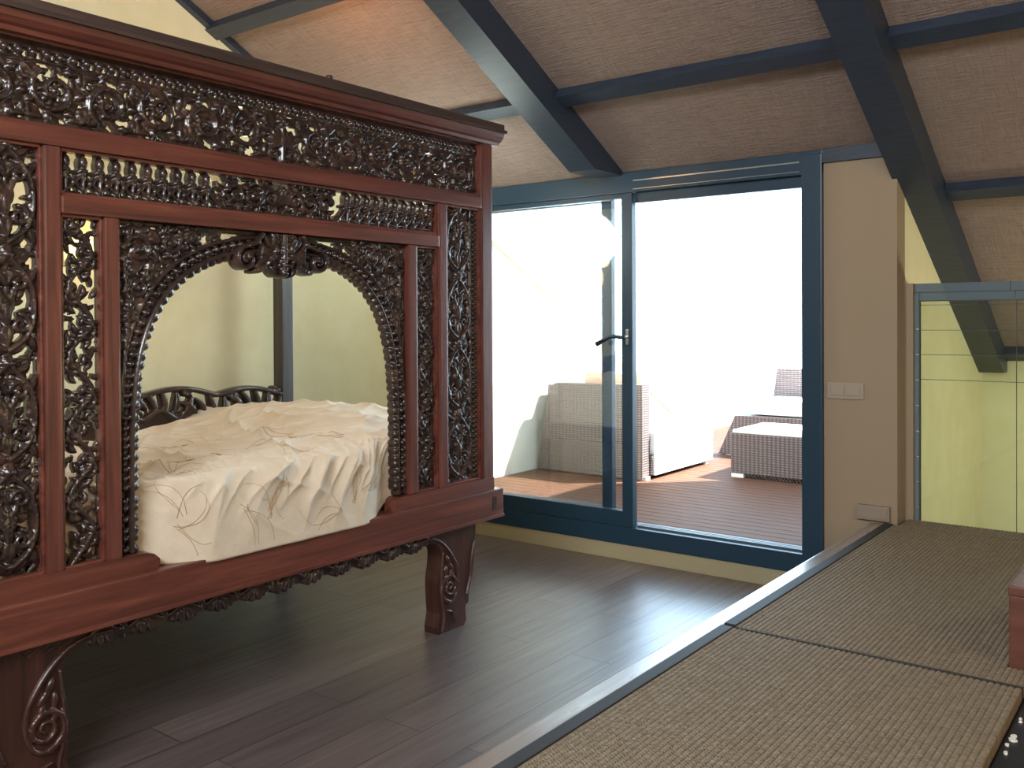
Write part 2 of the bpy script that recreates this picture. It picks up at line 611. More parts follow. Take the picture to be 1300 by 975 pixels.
def sash(x0, x1, y0, y1, zb, zt, ws, wb, wt):
    mb = MB()
    mb.box(x0, x0 + ws, y0, y1, zb, zt, 0.004)
    mb.box(x1 - ws, x1, y0, y1, zb, zt, 0.004)
    mb.box(x0 + ws, x1 - ws, y0, y1, zb, zb + wb, 0.004)
    mb.box(x0 + ws, x1 - ws, y0, y1, zt - wt, zt, 0.004)
    o = mb.build('door_sash', M['frame'], d1)
    ym = (y0 + y1) / 2
    MB().box(x0 + ws - 0.01, x1 - ws + 0.01, ym - 0.006, ym + 0.006, zb + wb - 0.01, zt - wt + 0.01).build('glass_pane', M['glass'], o)
    return o
s1 = sash(-3.895, -2.675, -0.012, 0.038, 0.196, 2.134, 0.07, 0.09, 0.03)
s2 = sash(-3.885, -2.866, 0.075, 0.12, 0.196, 2.134, 0.07, 0.08, 0.03)
# lever handle on the inner sash
h = MB()
h.box(-2.715, -2.695, -0.020, -0.011, 1.255, 1.345, 0.004)
h.tube([(-2.705, -0.015, 1.302), (-2.705, -0.055, 1.302)], 0.010)
h.build('handle_rose', M['steel'], s1)
h = MB()
h.tube([(-2.700, -0.055, 1.302), (-2.725, -0.060, 1.298), (-2.75, -0.062, 1.303), (-2.79, -0.064, 1.304), (-2.82, -0.064, 1.288), (-2.885, -0.062, 1.258)], [0.011, 0.012, 0.012, 0.012, 0.012, 0.014], 10)
h.build('handle_lever', M['lever'], s1)
k = MB()
k.box(-1.690, -1.676, 0.02, 0.05, 1.66, 1.72, 0.004)
k.build('latch_keeper', M['frame'], d1)
k = MB()
k.box(-1.690, -1.676, 0.02, 0.05, 0.93, 1.01, 0.004)
k.build('latch_keeper', M['frame'], d1)

# switch plate and low vent on the cream wall
sw = thing('light_switch', 'beige double rocker switch plate on the narrow cream wall', 'light switch', (-1.465, 0, 1.04))
MB().box(-1.555, -1.375, -0.010, 0.0, 1.000, 1.082, 0.004).build('switch_plate', M['switch'], sw)
for x in (-1.535, -1.460):
    MB().box(x, x + 0.065, -0.015, -0.009, 1.018, 1.064, 0.003).build('rocker', M['switch'], sw)
ve = thing('wall_vent', 'small beige box low on the cream wall beside the platform corner', 'wall box', (-1.33, 0, 0.415))
MB().box(-1.405, -1.25, -0.03, 0.0, 0.415, 0.487, 0.006).build('vent_box', M['vent'], ve)
MB().box(-1.395, -1.26, -0.034, -0.029, 0.425, 0.477, 0.003).build('vent_cover', M['vent'], ve)

# ------------------------------------------------------------------ platform with tatami mats
ZP = 0.41
pl = thing('platform', 'low wooden platform with a pale glossy edge board carrying the rush mats', 'platform', (-0.9, -2.0, 0))
YN = -4.2
mb = MB()
mb.prism([(-1.30, YN), (-0.412, YN), (-0.412, -1.740), (-0.472, -1.740), (-0.472, 0.138), (XC + .004, 0.138), (XC + .004, -0.002), (-1.30, -0.002)], 'z', 0, ZP - 0.036)
mb.build('platform_base', M['platform'], pl)
MB().box(-1.335, -1.272, YN, -0.036, ZP - 0.06, ZP - 0.002, 0.006).build('edge_board', M['platform'], pl)

def mat_ribs(x0, x1, y0, y1, z0, z1, pitch=0.0165):
    mb = MB()
    nr = int(round((x1 - x0) / pitch))
    p = (x1 - x0) / nr
    prof = []
    for i in range(nr):
        for t, hh in ((0.0, -0.0045), (0.18, -0.0012), (0.5, 0.0), (0.82, -0.0012)):
            prof.append((x0 + (i + t) * p, z1 + hh))
    prof.append((x1, z1 - 0.0045))
    prof += [(x1, z0), (x0, z0)]
    ny = 2
    n_ = len(prof)
    v = [(x, y, z) for y in (y0, y1) for x, z in prof]
    f = [(i, i + 1, n_ + i + 1, n_ + i) for i in range(n_ - 1)] + [(n_ - 1, 0, n_, 2 * n_ - 1)]
    mb.add(v, f)
    mb.add([(x, y, z) for y in (y0, y1) for x, z in prof], [tuple(range(n_)), tuple(range(n_, 2 * n_))[::-1]])
    return mb

def tatami(x0, x1, y0, y1, label):
    t = thing('tatami_mat', label, 'mat', ((x0 + x1) / 2, (y0 + y1) / 2, ZP - 0.035), 'rush mats on the platform')
    mat_ribs(x0 + 0.038, x1, y0, y1, ZP - 0.035, ZP).build('mat_body', M['tatami'], t)
    MB().box(x0, x0 + 0.040, y0, y1, ZP - 0.035, ZP + 0.003, 0.003).build('cloth_border', M['tatami_border'], t)
    return t
tatami(-1.270, -0.410, YN + .02, -1.884, 'near ribbed brown rush mat at the bottom right with the stair along it')
t = tatami(-1.270, -0.470, -1.863, -0.036, 'far ribbed brown rush mat in front of the glass screen')
for o in list(t.children):
    pass
mb = mat_ribs(-1.205, -0.470, -0.036, 0.138, ZP - 0.035, ZP)
mb.build('mat_end', M['tatami'], t)
MB().box(-1.229, -0.472, -1.873, -1.8625, ZP - 0.035, ZP - 0.0015, 0.002).build('gap_shade_strip', M['tatami_border'], t)  # dark strip in border colour, paints the shaded gap between the mats
MB().box(-0.472, -0.410, -1.873, -1.8625, ZP - 0.035, ZP - 0.0015, 0.002).build('gap_shade_strip', M['tatami_border'], t)
mb = mat_ribs(-0.470, -0.410, -1.863, -1.735, ZP - 0.035, ZP)
mb.build('mat_corner', M['tatami'], t)

# wooden low box at the stair
bx = thing('wooden_box', 'reddish wooden low box standing at the right end of the mats', 'box', (-0.2, -1.5, 0))
MB().box(-0.466, 0.15, -1.728, -1.0, 0.0, 0.612, 0.004).build('box_body', M['box_wood'], bx)
MB().box(-0.468, 0.152, -1.732, -0.998, 0.613, 0.640, 0.004).build('box_lid', M['box_wood'], bx)
MB().box(-0.43, 0.11, -1.69, -1.04, 0.640, 0.646, 0.002).build('lid_panel', M['box_wood'], bx)
# stair stringer at the bottom right corner
st = thing('stair', 'dark painted stair edge dropping away beside the near mat', 'stair', (-0.2, -2.4, 0))
MB().box(-0.405, -0.335, YN, -1.74, 0.0, ZP - 0.03, 0.006).build('stringer', M['stair'], st)
MB().box(-0.325, -0.27, YN, -1.74, 0.0, ZP - 0.08, 0.006).build('stringer', M['stair'], st)
for i, (ya, yb_) in enumerate(((-2.0, -1.74), (-2.3, -2.0), (-2.6, -2.3), (-2.9, -2.6))):
    MB().box(-0.265, 0.4, ya, yb_, 0.0, 0.30 - i * 0.06, 0.005).build('tread', M['stair'], st)
mb = MB()
for i in range(26):
    y = -2.02 - 0.025 * i + random.uniform(-.01, .01)
    x = -0.389 + random.uniform(-0.005, 0.006)
    if random.random() < 0.35: continue
    r = random.uniform(0.004, 0.010)
    pr = [(x + r * random.uniform(.6, 1.2) * math.cos(a), y + 1.4 * r * random.uniform(.6, 1.2) * math.sin(a)) for a in np.linspace(0, 6.28, 8)[:-1]]
    MB().prism(pr, 'z', ZP - 0.031, ZP - 0.026).build('plaster_spot', M['plaster'], st)

# ------------------------------------------------------------------ glass screen behind the platform
gs = thing('glass_screen', 'glass screen with a pale blue tiled border at the end of the platform', 'glass screen', (-0.4, 0.18, ZP))
GX0, GX1, GZ0, GZ1 = -1.183, 0.55, 0.0, 1.572
YG0, YG1 = 0.168, 0.190
MB().box(-1.218, -1.1835, 0.144, 0.20, 0.0, 1.572, 0.003).build('wooden_jamb', M['cream'], gs)
MB().box(GX0 + 0.026, GX1, 0.175, 0.183, GZ0, GZ1 - 0.088).build('glass_pane', M['screen_glass'], gs)
bt = MB()
x = GX0
for x1 in (-0.762, -0.34, 0.08, GX1):
    bt.box(x + 0.0015, x1 - 0.0015, YG0, YG1, GZ1 - 0.043, GZ1 - 0.001, 0.002)
    x = x1
bt.build('top_tile_strip', M['tile_glass'], gs)
bt = MB()
x = GX0 + 0.022
for x1 in (-0.742, -0.32, 0.10, GX1):
    bt.box(x + 0.0015, x1 - 0.0015, YG0, YG1, GZ1 - 0.085, GZ1 - 0.047, 0.002)
    x = x1
bt.build('inner_tile_strip', M['tile_glass'], gs)
bt = MB()
z = GZ1 - 0.045
for z1 in np.arange(GZ1 - 0.225, GZ0, -0.126):
    bt.box(GX0, GX0 + 0.020, YG0, YG1, z1 + 0.002, z - 0.002, 0.002)
    z = z1
bt.build('side_tile_strip', M['tile_glass'], gs)
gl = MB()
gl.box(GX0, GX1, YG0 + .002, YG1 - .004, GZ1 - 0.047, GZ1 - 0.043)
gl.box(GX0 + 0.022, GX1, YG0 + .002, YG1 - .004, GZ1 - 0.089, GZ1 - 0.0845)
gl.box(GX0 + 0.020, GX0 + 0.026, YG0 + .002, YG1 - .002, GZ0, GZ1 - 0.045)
for zz in (1.465, 1.342, 1.222, 1.10):  # bars on the pane paint a tile grid reflected in the glass
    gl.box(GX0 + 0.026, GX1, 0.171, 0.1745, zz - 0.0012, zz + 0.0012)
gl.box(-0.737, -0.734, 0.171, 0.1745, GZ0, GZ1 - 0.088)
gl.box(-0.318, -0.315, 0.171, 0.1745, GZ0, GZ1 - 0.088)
gl.build('joint_reflection_lines', M['grout_reflection'], gs)

# ------------------------------------------------------------------ terrace
ZD = 0.15
mb = MB()
y = 0.155
while y < 6.0:
    mb.box(-4.55, -1.36, y, y + 0.093, ZD - 0.03, ZD, 0.004)
    y += 0.098
mb.box(-4.55, -1.36, 0.15, 6.0, -0.10, ZD - 0.04)
struct('terrace_deck', mb, M['deck'], 'terrace deck of pale brown boards outside the door', 'deck')
WT = 2.57
lw = [(0.15, -0.1), (6.0, -0.1), (6.0, max(WT - S28 * 6.0, 0.35)), (4.17, 0.35), (0.15, WT - S28 * 0.15)]
struct('wall_terrace_left', MB().prism(lw, 'x', -4.75, -4.55), M['stucco'], 'white stucco side wall of the terrace with a sloping top', 'wall')
cp = [(0.15, WT - S28 * .15), (4.17, 0.35), (4.17, 0.42), (0.15, WT - S28 * .15 + 0.07)]
tag(MB().prism(cp, 'x', -4.78, -4.52).build('trim_%d' % n, M['coping']), 'pale sloping coping on the white terrace side wall', 'coping', None, 'structure'); n += 1
struct('wall_terrace_sun_block', MB().box(-1.44, -1.355, 0.145, 3.6, -0.1, 4.2), M['stucco'], 'unseen white terrace side wall, made tall to block the sun', 'wall')  # unseen, height added to keep sun off the deck and out of the room
struct('wall_terrace_far', MB().box(-4.55, -1.3, 5.9, 6.0, -0.1, 0.42), M['stucco'], 'low white parapet at the far end of the terrace', 'wall')

sa = thing('wicker_sofa', 'grey wicker terrace sofa with white cushions, its end panel towards the glass door', 'sofa', (-4.0, 2.3, ZD), 'wicker terrace sofas')
mb = MB()
mb.prism([(-3.52, ZD + 0.01), (-3.52, 0.895), (-4.33, 0.885), (-4.40, 0.84), (-4.52, ZD + 0.01)], 'y', 1.60, 1.72)
mb.build('end_panel', M['wicker'], sa)
mb = MB()
mb.box(-4.40, -3.50, 1.72, 2.80, ZD + 0.03, 0.34, 0.01)
mb.build('base', M['wicker'], sa)
mb = MB()
mb.box(-4.50, -4.30, 1.72, 2.80, 0.34, 0.86, 0.02)
mb.build('backrest', M['wicker'], sa)
MB().box(-4.30, -3.48, 1.73, 2.79, 0.345, 0.52, 0.03).build('seat_cushion', M['cushion'], sa)
MB().box(-4.14, -3.60, 1.73, 1.90, 0.525, 0.975, 0.05).build('back_cushion', M['salmon'], sa)
MB().box(-3.56, -3.482, 1.74, 2.78, ZD + 0.03, 0.343, 0.012).build('sunlit_front', M['cushion'], sa)  # white sheet painting the full-sun glare on the wicker base front
for yy in (1.66, 2.7):
    MB().box(-3.56, -3.50, yy - .03, yy + .03, ZD, ZD + 0.03).build('foot', M['foot'], sa)

sb = thing('wicker_sofa', 'grey wicker terrace sofa behind the ottoman with a raised back', 'sofa', (-2.6, 3.7, ZD), 'wicker terrace sofas')
mb = MB()
mb.prism([(-3.66, ZD + 0.01), (-3.50, 0.52), (-1.8, 0.52), (-1.8, ZD + 0.01)], 'y', 3.28, 4.0)
mb.build('base', M['wicker'], sb)
mb = MB()
mb.prism([(-3.44, 0.52), (-3.38, 0.92), (-1.8, 0.92), (-1.8, 0.52)], 'y', 4.0, 4.15)
mb.build('backrest', M['wicker'], sb)
MB().box(-3.40, -1.82, 3.36, 4.0, 0.525, 0.66, 0.05).build('seat_cushion', M['cushion'], sb)
MB().box(-3.60, -3.54, 3.29, 3.35, ZD, ZD + .02).build('foot', M['foot'], sb)

ot = thing('wicker_ottoman', 'grey wicker ottoman block with a white top on the terrace deck', 'ottoman', (-2.7, 2.5, ZD))
MB().box(-3.06, -2.25, 2.20, 2.86, ZD + 0.03, 0.500, 0.012).build('base', M['wicker'], ot)
MB().box(-3.05, -2.26, 2.21, 2.85, 0.500, 0.525, 0.01).build('top_cushion', M['cushion'], ot)
for x in (-3.055, -2.47):
    for yy in (2.203, 2.80):
        MB().box(x, x + 0.10, yy, yy + 0.05, ZD, ZD + 0.032).build('foot', M['foot'], ot)
# lattice skirt under the ottoman
mb = MB()
for i in range(16):
    x = -2.93 + i * 0.027
    mb.tube([(x, 2.215, ZD + 0.034), (x + 0.03, 2.212, ZD + 0.006)], 0.004, 5)
mb.build('lattice_skirt', M['wicker'], ot)

# ------------------------------------------------------------------ wood carving
def catmull(P, n=12):
    P = [np.array(p, float) for p in P]
    P = [2 * P[0] - P[1]] + P + [2 * P[-1] - P[-2]]
    out = []
    for i in range(1, len(P) - 2):
        for t in np.linspace(0, 1, n, endpoint=False):
            a, b, c, d = P[i - 1:i + 3]
            out.append(0.5 * ((2 * b) + (c - a) * t + (2 * a - 5 * b + 4 * c - d) * t * t + (3 * b - a - 3 * c + d) * t ** 3))
    out.append(P[-2])
    return np.array(out)


class Carve:
    """strokes in a flat panel turned into an openwork relief mesh"""
    def __init__(s):
        s.st = []

    def stroke(s, pts, r0, r1=None, amp=0.014, base=0.0, groove=0.0):
        pts = np.asarray(pts, float)
        if hasattr(r0, '__len__'):
            r = np.asarray(r0, float)
        else:
            r = np.linspace(r0, r0 if r1 is None else r1, len(pts))
        s.st.append((pts, r, amp, base, groove))

    def dot(s, x, z, r, amp=0.014, base=0.0):
        s.st.append((np.array([[x, z], [x + 1e-5, z]]), np.array([r, r]), amp, base, 0.0))

    def leaf(s, x, z, ang, L, w, curl=0.6, amp=0.012, base=0.0, groove=0.45):
        n_ = 7
        pts, a = [], ang
        p = np.array([x, z], float)
        for i in range(n_):
            pts.append(p.copy())
            p = p + np.array([math.cos(a), math.sin(a)]) * L / (n_ - 1)
            a += curl / (n_ - 1)
        t = np.linspace(0, 1, n_)
        r = w * (np.sin(np.pi * (0.12 + 0.86 * t)) ** 0.8)
        s.st.append((np.array(pts), np.maximum(r, 0.0015), amp, base, groove))

    def spiral(s, cx, cz, R, a0, turns, sgn, r0, r1, amp=0.015, base=0.0, inner=0.22, groove=0.4):
        t = np.linspace(0, 1, int(16 * turns) + 4)
        a = a0 + sgn * 2 * np.pi * turns * t
        rad = R * (1 - (1 - inner) * t ** 0.85)
        s.stroke(np.stack([cx + rad * np.cos(a), cz + rad * np.sin(a)], 1), r0, r1, amp, base, groove)
        return cx + rad[-1] * math.cos(a[-1]), cz + rad[-1] * math.sin(a[-1])

    def rosette(s, x, z, R, n_=6, amp=0.016):
        for k_ in range(n_):
            a = 2 * math.pi * k_ / n_
            s.dot(x + 0.6 * R * math.cos(a), z + 0.6 * R * math.sin(a), 0.42 * R, amp * 0.8)
        s.dot(x, z, 0.4 * R, amp * 1.25)

    def frame(s, W, H, r=0.006, amp=0.004):
        for a, b in (((0, 0), (W, 0)), ((W, 0), (W, H)), ((W, H), (0, H)), ((0, H), (0, 0))):
            s.stroke([a, b], r, r, amp, -0.004)

    def mesh(s, W, H, res, back, clip=None, pad=0.0):
        xs = np.arange(-pad, W + pad + res * 0.5, res)
        zs = np.arange(-pad, H + pad + res * 0.5, res)
        X, Z = np.meshgrid(xs, zs, indexing='ij')
        D = np.full(X.shape, 1e3)
        Hh = np.full(X.shape, -1e3)
        for pts, r, amp, base, gr in s.st:
            rm = r.max()
            for i in range(len(pts) - 1):
                a, b, ra, rb = pts[i], pts[i + 1], r[i], r[i + 1]
                m_ = max(ra, rb) + 2.5 * res
                i0, i1 = np.searchsorted(xs, [min(a[0], b[0]) - m_, max(a[0], b[0]) + m_])
                j0, j1 = np.searchsorted(zs, [min(a[1], b[1]) - m_, max(a[1], b[1]) + m_])
                if i1 <= i0 or j1 <= j0:
                    continue
                x, z = X[i0:i1, j0:j1], Z[i0:i1, j0:j1]
                d = b - a
                L2 = max(d @ d, 1e-12)
                t = np.clip(((x - a[0]) * d[0] + (z - a[1]) * d[1]) / L2, 0, 1)
                dist = np.hypot(x - a[0] - t * d[0], z - a[1] - t * d[1])
                rr = ra + t * (rb - ra)
                sd = dist - rr
                q = np.clip(dist / rr, 0, 1)
                hh = amp * (0.35 + 0.65 * rr / rm) * np.sqrt(1 - q * q + 1e-6)
                if gr:
                    hh = hh * (1 - gr * np.exp(-(q / 0.22) ** 2))
                hh = hh + base
                Dv = D[i0:i1, j0:j1]
                Hv = Hh[i0:i1, j0:j1]
                np.minimum(Dv, sd, out=Dv)
                ins = sd < 0
                Hv[ins] = np.maximum(Hv[ins], hh[ins])
        if clip is not None:
            D = np.maximum(D, clip(X, Z))
        ins = D < 0
        keep = ins[:-1, :-1] | ins[1:, :-1] | ins[:-1, 1:] | ins[1:, 1:]
        # snap outside corners onto the contour
        Dc = np.clip(D, -0.05, 3 * res)
        gx = np.gradient(Dc, res, axis=0)
        gz = np.gradient(Dc, res, axis=1)
        gn = np.maximum(np.hypot(gx, gz), 0.3)
        mv = np.where(ins, 0, np.clip(D, 0, 1.2 * res))
        X = X - mv * gx / gn
        Z = Z - mv * gz / gn
        Hh = np.where(ins & (Hh > -1), Hh, np.where(ins, 0, -0.003))
        nz = len(zs)
        idx = np.arange(X.size).reshape(X.shape)
        q = np.stack([idx[:-1, :-1], idx[1:, :-1], idx[1:, 1:], idx[:-1, 1:]], -1)[keep]
        used = np.zeros(X.size, bool)
        used[q.ravel()] = True
        remap = np.cumsum(used) - 1
        V = np.stack([Hh.ravel(), X.ravel(), Z.ravel()], 1)[used]
        q = remap[q]
        nV = len(V)
        Vb = V.copy()
        Vb[:, 0] = -back
        e = np.concatenate([q[:, [0, 1]], q[:, [1, 2]], q[:, [2, 3]], q[:, [3, 0]]])
        key = np.sort(e, 1)
        _, first, cnt = np.unique(key, axis=0, return_index=True, return_counts=True)
        be = e[first[cnt == 1]]
        rim = np.stack([be[:, 1], be[:, 0], be[:, 0] + nV, be[:, 1] + nV], 1)
        bv = q[:, ::-1] + nV
        return np.concatenate([V, Vb]), q, rim, bv


def carve_object(name, cv, W, H, x, y, z, parent, res=0.0045, back=0.03, clip=None, flip=False, mat=None, pad=0.0):
    V, q, rim, bv = cv.mesh(W, H, res, back, clip, pad)
    V = V.copy()
    if flip:
        V[:, 1] = W - V[:, 1]
        q, rim, bv = q[:, ::-1], rim[:, ::-1], bv[:, ::-1]
    V += np.array([x, y, z])
    faces = np.concatenate([q, rim, bv])
    me = bpy.data.meshes.new(name)
    me.vertices.add(len(V))
    me.vertices.foreach_set('co', V.ravel())
    me.loops.add(faces.size)
    me.loops.foreach_set('vertex_index', faces.ravel().astype(np.int32))
    me.polygons.add(len(faces))
    me.polygons.foreach_set('loop_start', np.arange(0, faces.size, 4, dtype=np.int32))
    sm = np.zeros(len(faces), bool)
    sm[:len(q)] = True
    me.polygons.foreach_set('use_smooth', sm)
    me.update(calc_edges=True)
    me.validate()
    me.materials.append(mat or M['carved'])
    o = bpy.data.objects.new(name, me)
    col.objects.link(o)
    o.parent = parent
    o.matrix_parent_inverse = Matrix.Translation(-parent.location)
    return o


rng = np.random.default_rng(3)


def fill_leaves(cv, W, H, step, size, ok=lambda x, z: True, centers=(), amp=0.008, dens=0.85):
    for gx in np.arange(step / 2, W, step):
        for gz in np.arange(step / 2, H, step):
            x = gx + rng.uniform(-.35, .35) * step
            z = gz + rng.uniform(-.35, .35) * step
            if not ok(x, z) or rng.random() > dens:
                continue
            if len(centers):
                c = min(centers, key=lambda c: (c[0] - x) ** 2 + (c[1] - z) ** 2)
                a = math.atan2(z - c[1], x - c[0]) + 1.2
            else:
                a = rng.uniform(0, 6.28)
            cv.leaf(x, z, a + rng.uniform(-.4, .4), size * rng.uniform(.8, 1.3), size * 0.26, rng.uniform(-1, 1), amp, -0.004)


def scroll_row(cv, s0, s1, z0, z1, ncell, r=0.010, first=1, dense=True):
    """running acanthus vine with curled scrolls in every cell, mirrored cell by cell"""
    w_ = (s1 - s0) / ncell
    H_ = z1 - z0
    zm = (z0 + z1) / 2
    cs = []
    for k_ in range(ncell):
        sg = first if k_ % 2 == 0 else -first
        c = (s0 + (k_ + 0.5) * w_, zm - sg * 0.04 * H_)
        cs.append(c)
        R = 0.42 * min(w_, H_ * 1.05)
        # stem from the previous cell into this scroll
        a0 = math.pi + sg * 0.9
        st = catmull([(s0 + (k_ - 0.02) * w_, zm + sg * 0.42 * H_ * -1), (s0 + (k_ + .12) * w_, zm - sg * .30 * H_), (c[0] + R * math.cos(a0), c[1] + R * math.sin(a0))], 6)
        cv.stroke(st, r, r, 0.016, 0, 0.35)
        cv.spiral(c[0], c[1], R, a0, 1.45, -sg, r, r * 0.7, 0.018)
        cv.rosette(c[0], c[1], 0.30 * R, 5, 0.018)
        # acanthus leaves springing off the outside of the scroll
        for da, L_ in ((0.4, 1.0), (1.2, .9), (2.1, 1.0), (3.0, .9), (3.9, .9), (4.9, .8)):
            a = a0 - sg * da
            px, pz = c[0] + R * math.cos(a), c[1] + R * math.sin(a)
            cv.leaf(px, pz, a - sg * 1.0, 0.42 * R * L_, 0.13 * R, sg * 1.1, 0.013)
            cv.leaf(px, pz, a - sg * 1.7, 0.34 * R * L_, 0.10 * R, sg * 1.2, 0.011)
        for da in (5.2, 6.2, 7.2, 8.0):
            a = a0 - sg * da
            rr = R * 0.62
            cv.leaf(c[0] + rr * math.cos(a), c[1] + rr * math.sin(a), a + sg * 2.4, 0.35 * R, 0.10 * R, sg * .9, 0.011)
        # corner foliage
        for ex in (-1, 1):
            for ez in (-1, 1):
                px, pz = c[0] + ex * 0.47 * w_, zm + ez * 0.43 * H_
                cv.leaf(px, pz, math.atan2(-ez, -ex) + 0.5 * sg, 0.28 * H_, 0.055 * H_, 0.8 * sg, 0.012)
                cv.leaf(px, pz, math.atan2(-ez, -ex) - 0.5 * sg, 0.24 * H_, 0.05 * H_, -0.8 * sg, 0.011)
    return cs


# ------------------------------------------------------------------ the carved bed
XB = -2.735                      # front plane of the bed
YCN = -2.44                      # middle of the front
bed = thing('carved_bed', 'dark red mahogany four-poster bed with carved openwork front panels', 'bed', (-3.5, YCN, 0))
MY, MZ = M['mahogany_y'], M['mahogany_z']
YR_, YL_ = -1.225, -3.655
# posts
for y0 in (-1.302, YL_):
    mb = MB().box(XB - 0.085, XB, y0, y0 + 0.077, 0.60, 2.235, 0.006)
    mb.build('front_post', MZ, bed)
# rails
def rail(y0, y1, z0, z1, proud=0.0, name='rail'):
    mb = MB().box(XB - 0.055, XB + proud, y0, y1, z0, z1, 0.007)
    return mb.build(name, MY, bed)
rail(-3.578, -1.302, 1.925, 1.980)
rail(-3.285, -1.600, 1.727, 1.782)
# stiles
for y0, y1, z1 in ((-3.335, -3.285, 1.925), (-3.150, -3.100, 1.727), (-1.795, -1.742, 1.727), (-1.600, -1.545, 1.925)):
    MB().box(XB - 0.055, XB - 0.002, y0, y1, 0.655, z1, 0.007).build('stile', MZ, bed)
# thin inner mouldings that frame the panels
mo = MB()
def mould(y0, y1, z0, z1):
    t = 0.010
    for a in ((y0, y1, z0, z0 + t), (y0, y1, z1 - t, z1), (y0, y0 + t, z0, z1), (y1 - t, y1, z0, z1)):
        mo.box(XB - 0.040, XB - 0.012, a[0], a[1], a[2], a[3], 0.003)
for a in ((-3.578, -3.335, .655, 1.925), (-3.285, -3.150, .655, 1.727), (-1.742, -1.600, .655, 1.727), (-1.545, -1.302, .655, 1.925),
          (-3.578, -1.302, 1.98, 2.235), (-3.285, -1.600, 1.782, 1.925)):
    mould(*a)
mo.build('panel_moulding', M['mahogany_y'], bed)
# cornice (profile in x,z extruded along y) with cap board
pr = [(XB - 0.02, 2.232), (XB + 0.012, 2.232), (XB + 0.018, 2.245), (XB + 0.030, 2.252), (XB + 0.042, 2.266), (XB + 0.048, 2.285), (XB - 0.02, 2.285)]
MB().prism([(p[0], p[1]) for p in pr], 'y', YL_ - 0.045, -1.190).build('cornice', MY, bed)
mb = MB()
mb.box(XB - 0.10, XB + 0.060, YL_ - 0.055, -1.182, 2.285, 2.300, 0.003)
mb.box(XB - 0.10, XB + 0.050, YL_ - 0.050, -1.190, 2.300, 2.328, 0.004)
mb.build('cornice_cap', M['old_wood'], bed)
mb = MB()
mb.tube([(XB + 0.03, -2.262, 2.326), (XB + 0.03, -2.262, 2.343)], 0.013, 8)
mb.build('cap_peg', M['old_wood'], bed)

# sill with the cut-out in the middle and the heavy bottom rail
def sill(y0, y1, round_right):
    pts = [(y0, 0.597), (y1, 0.597)]
    if round_right:
        pts += [(y1 + .012, .612), (y1 + 0.010, 0.632), (y1 - .01, 0.650), (y1 - .04, .658), (y0, 0.660)]
    else:
        pts = [(y0 - .012, 0.597), (y1, 0.597), (y1, 0.655), (y0 + .02, 0.655), (y0, .645)]
    MB().prism(pts, 'x', XB - 0.06, XB + 0.003).build('sill', MY, bed)
sill(-3.66, -2.985, True)
sill(-1.885, -1.225, False)
mb = MB()
mb.box(XB - 0.075, XB + 0.022, -3.70, -1.178, 0.472, 0.597, 0.006)
br_ = mb.build('bottom_rail', MY, bed)
MB().box(XB + .018, XB + 0.028, -3.70, -1.178, 0.463, 0.478, 0.003).build('rail_bead', MY, bed)
# mortise on the rail end
MB().box(XB + 0.0215, XB + 0.0235, -1.262, -1.232, 0.505, 0.568).build('mortise', M['carved'], br_)

# frieze 1: beaded edge above a large running scroll
W, H = 2.256, 0.238
cv = Carve()
cv.frame(W, H, 0.012, 0.004)
cv.stroke([(0, 0.222), (W, 0.222)], 0.008, 0.008, 0.010, -0.002)
cv.stroke([(0, 0.187), (W, 0.187)], 0.006, 0.006, 0.008, -0.002)
for s_ in np.arange(0.015, W, 0.0405):
    cv.dot(s_, 0.206, 0.0145, 0.020)
half = W / 2
cs = scroll_row(cv, 0.02, half - 0.07, 0.010, 0.184, 6, 0.0095)
n0 = len(cv.st)
cv2 = Carve()
scroll_row(cv2, 0.02, half - 0.07, 0.010, 0.184, 6, 0.0095)
for pts, r, a, b, g_ in cv2.st:
    p2 = pts.copy()
    p2[:, 0] = W - p2[:, 0]
    cv.st.append((p2, r, a, b, g_))
# centre palmette
cv.stroke(catmull([(half, 0.01), (half, .09), (half, 0.15)], 6), 0.012, 0.008, 0.02, 0, .3)
cv.rosette(half, 0.155, 0.026, 6, 0.02)
for sg in (-1, 1):
    for a_, L_ in ((0.25, .075), (0.65, .07), (1.05, .06), (-0.1, .07), (-.5, .05)):
        cv.leaf(half + sg * .006, 0.075, a_ if sg > 0 else math.pi - a_, L_, 0.011, .7 * sg, 0.014)
    cv.spiral(half + sg * 0.042, 0.035, 0.026, math.pi / 2 + sg * .3, 1.2, -sg, 0.008, 0.006, 0.016)
cs = [(c[0], c[1]) for c in cs] + [(W - c[0], c[1]) for c in cs]
fill_leaves(cv, W, 0.19, 0.036, 0.036, centers=cs, amp=0.006, dens=1.0)
fill_leaves(cv, W, 0.182, 0.03, 0.045, centers=cs, amp=0.004, dens=0.62)
carve_object('top_frieze', cv, W, H, XB - 0.034, -3.568, 1.988, bed, 0.0042, 0.014)

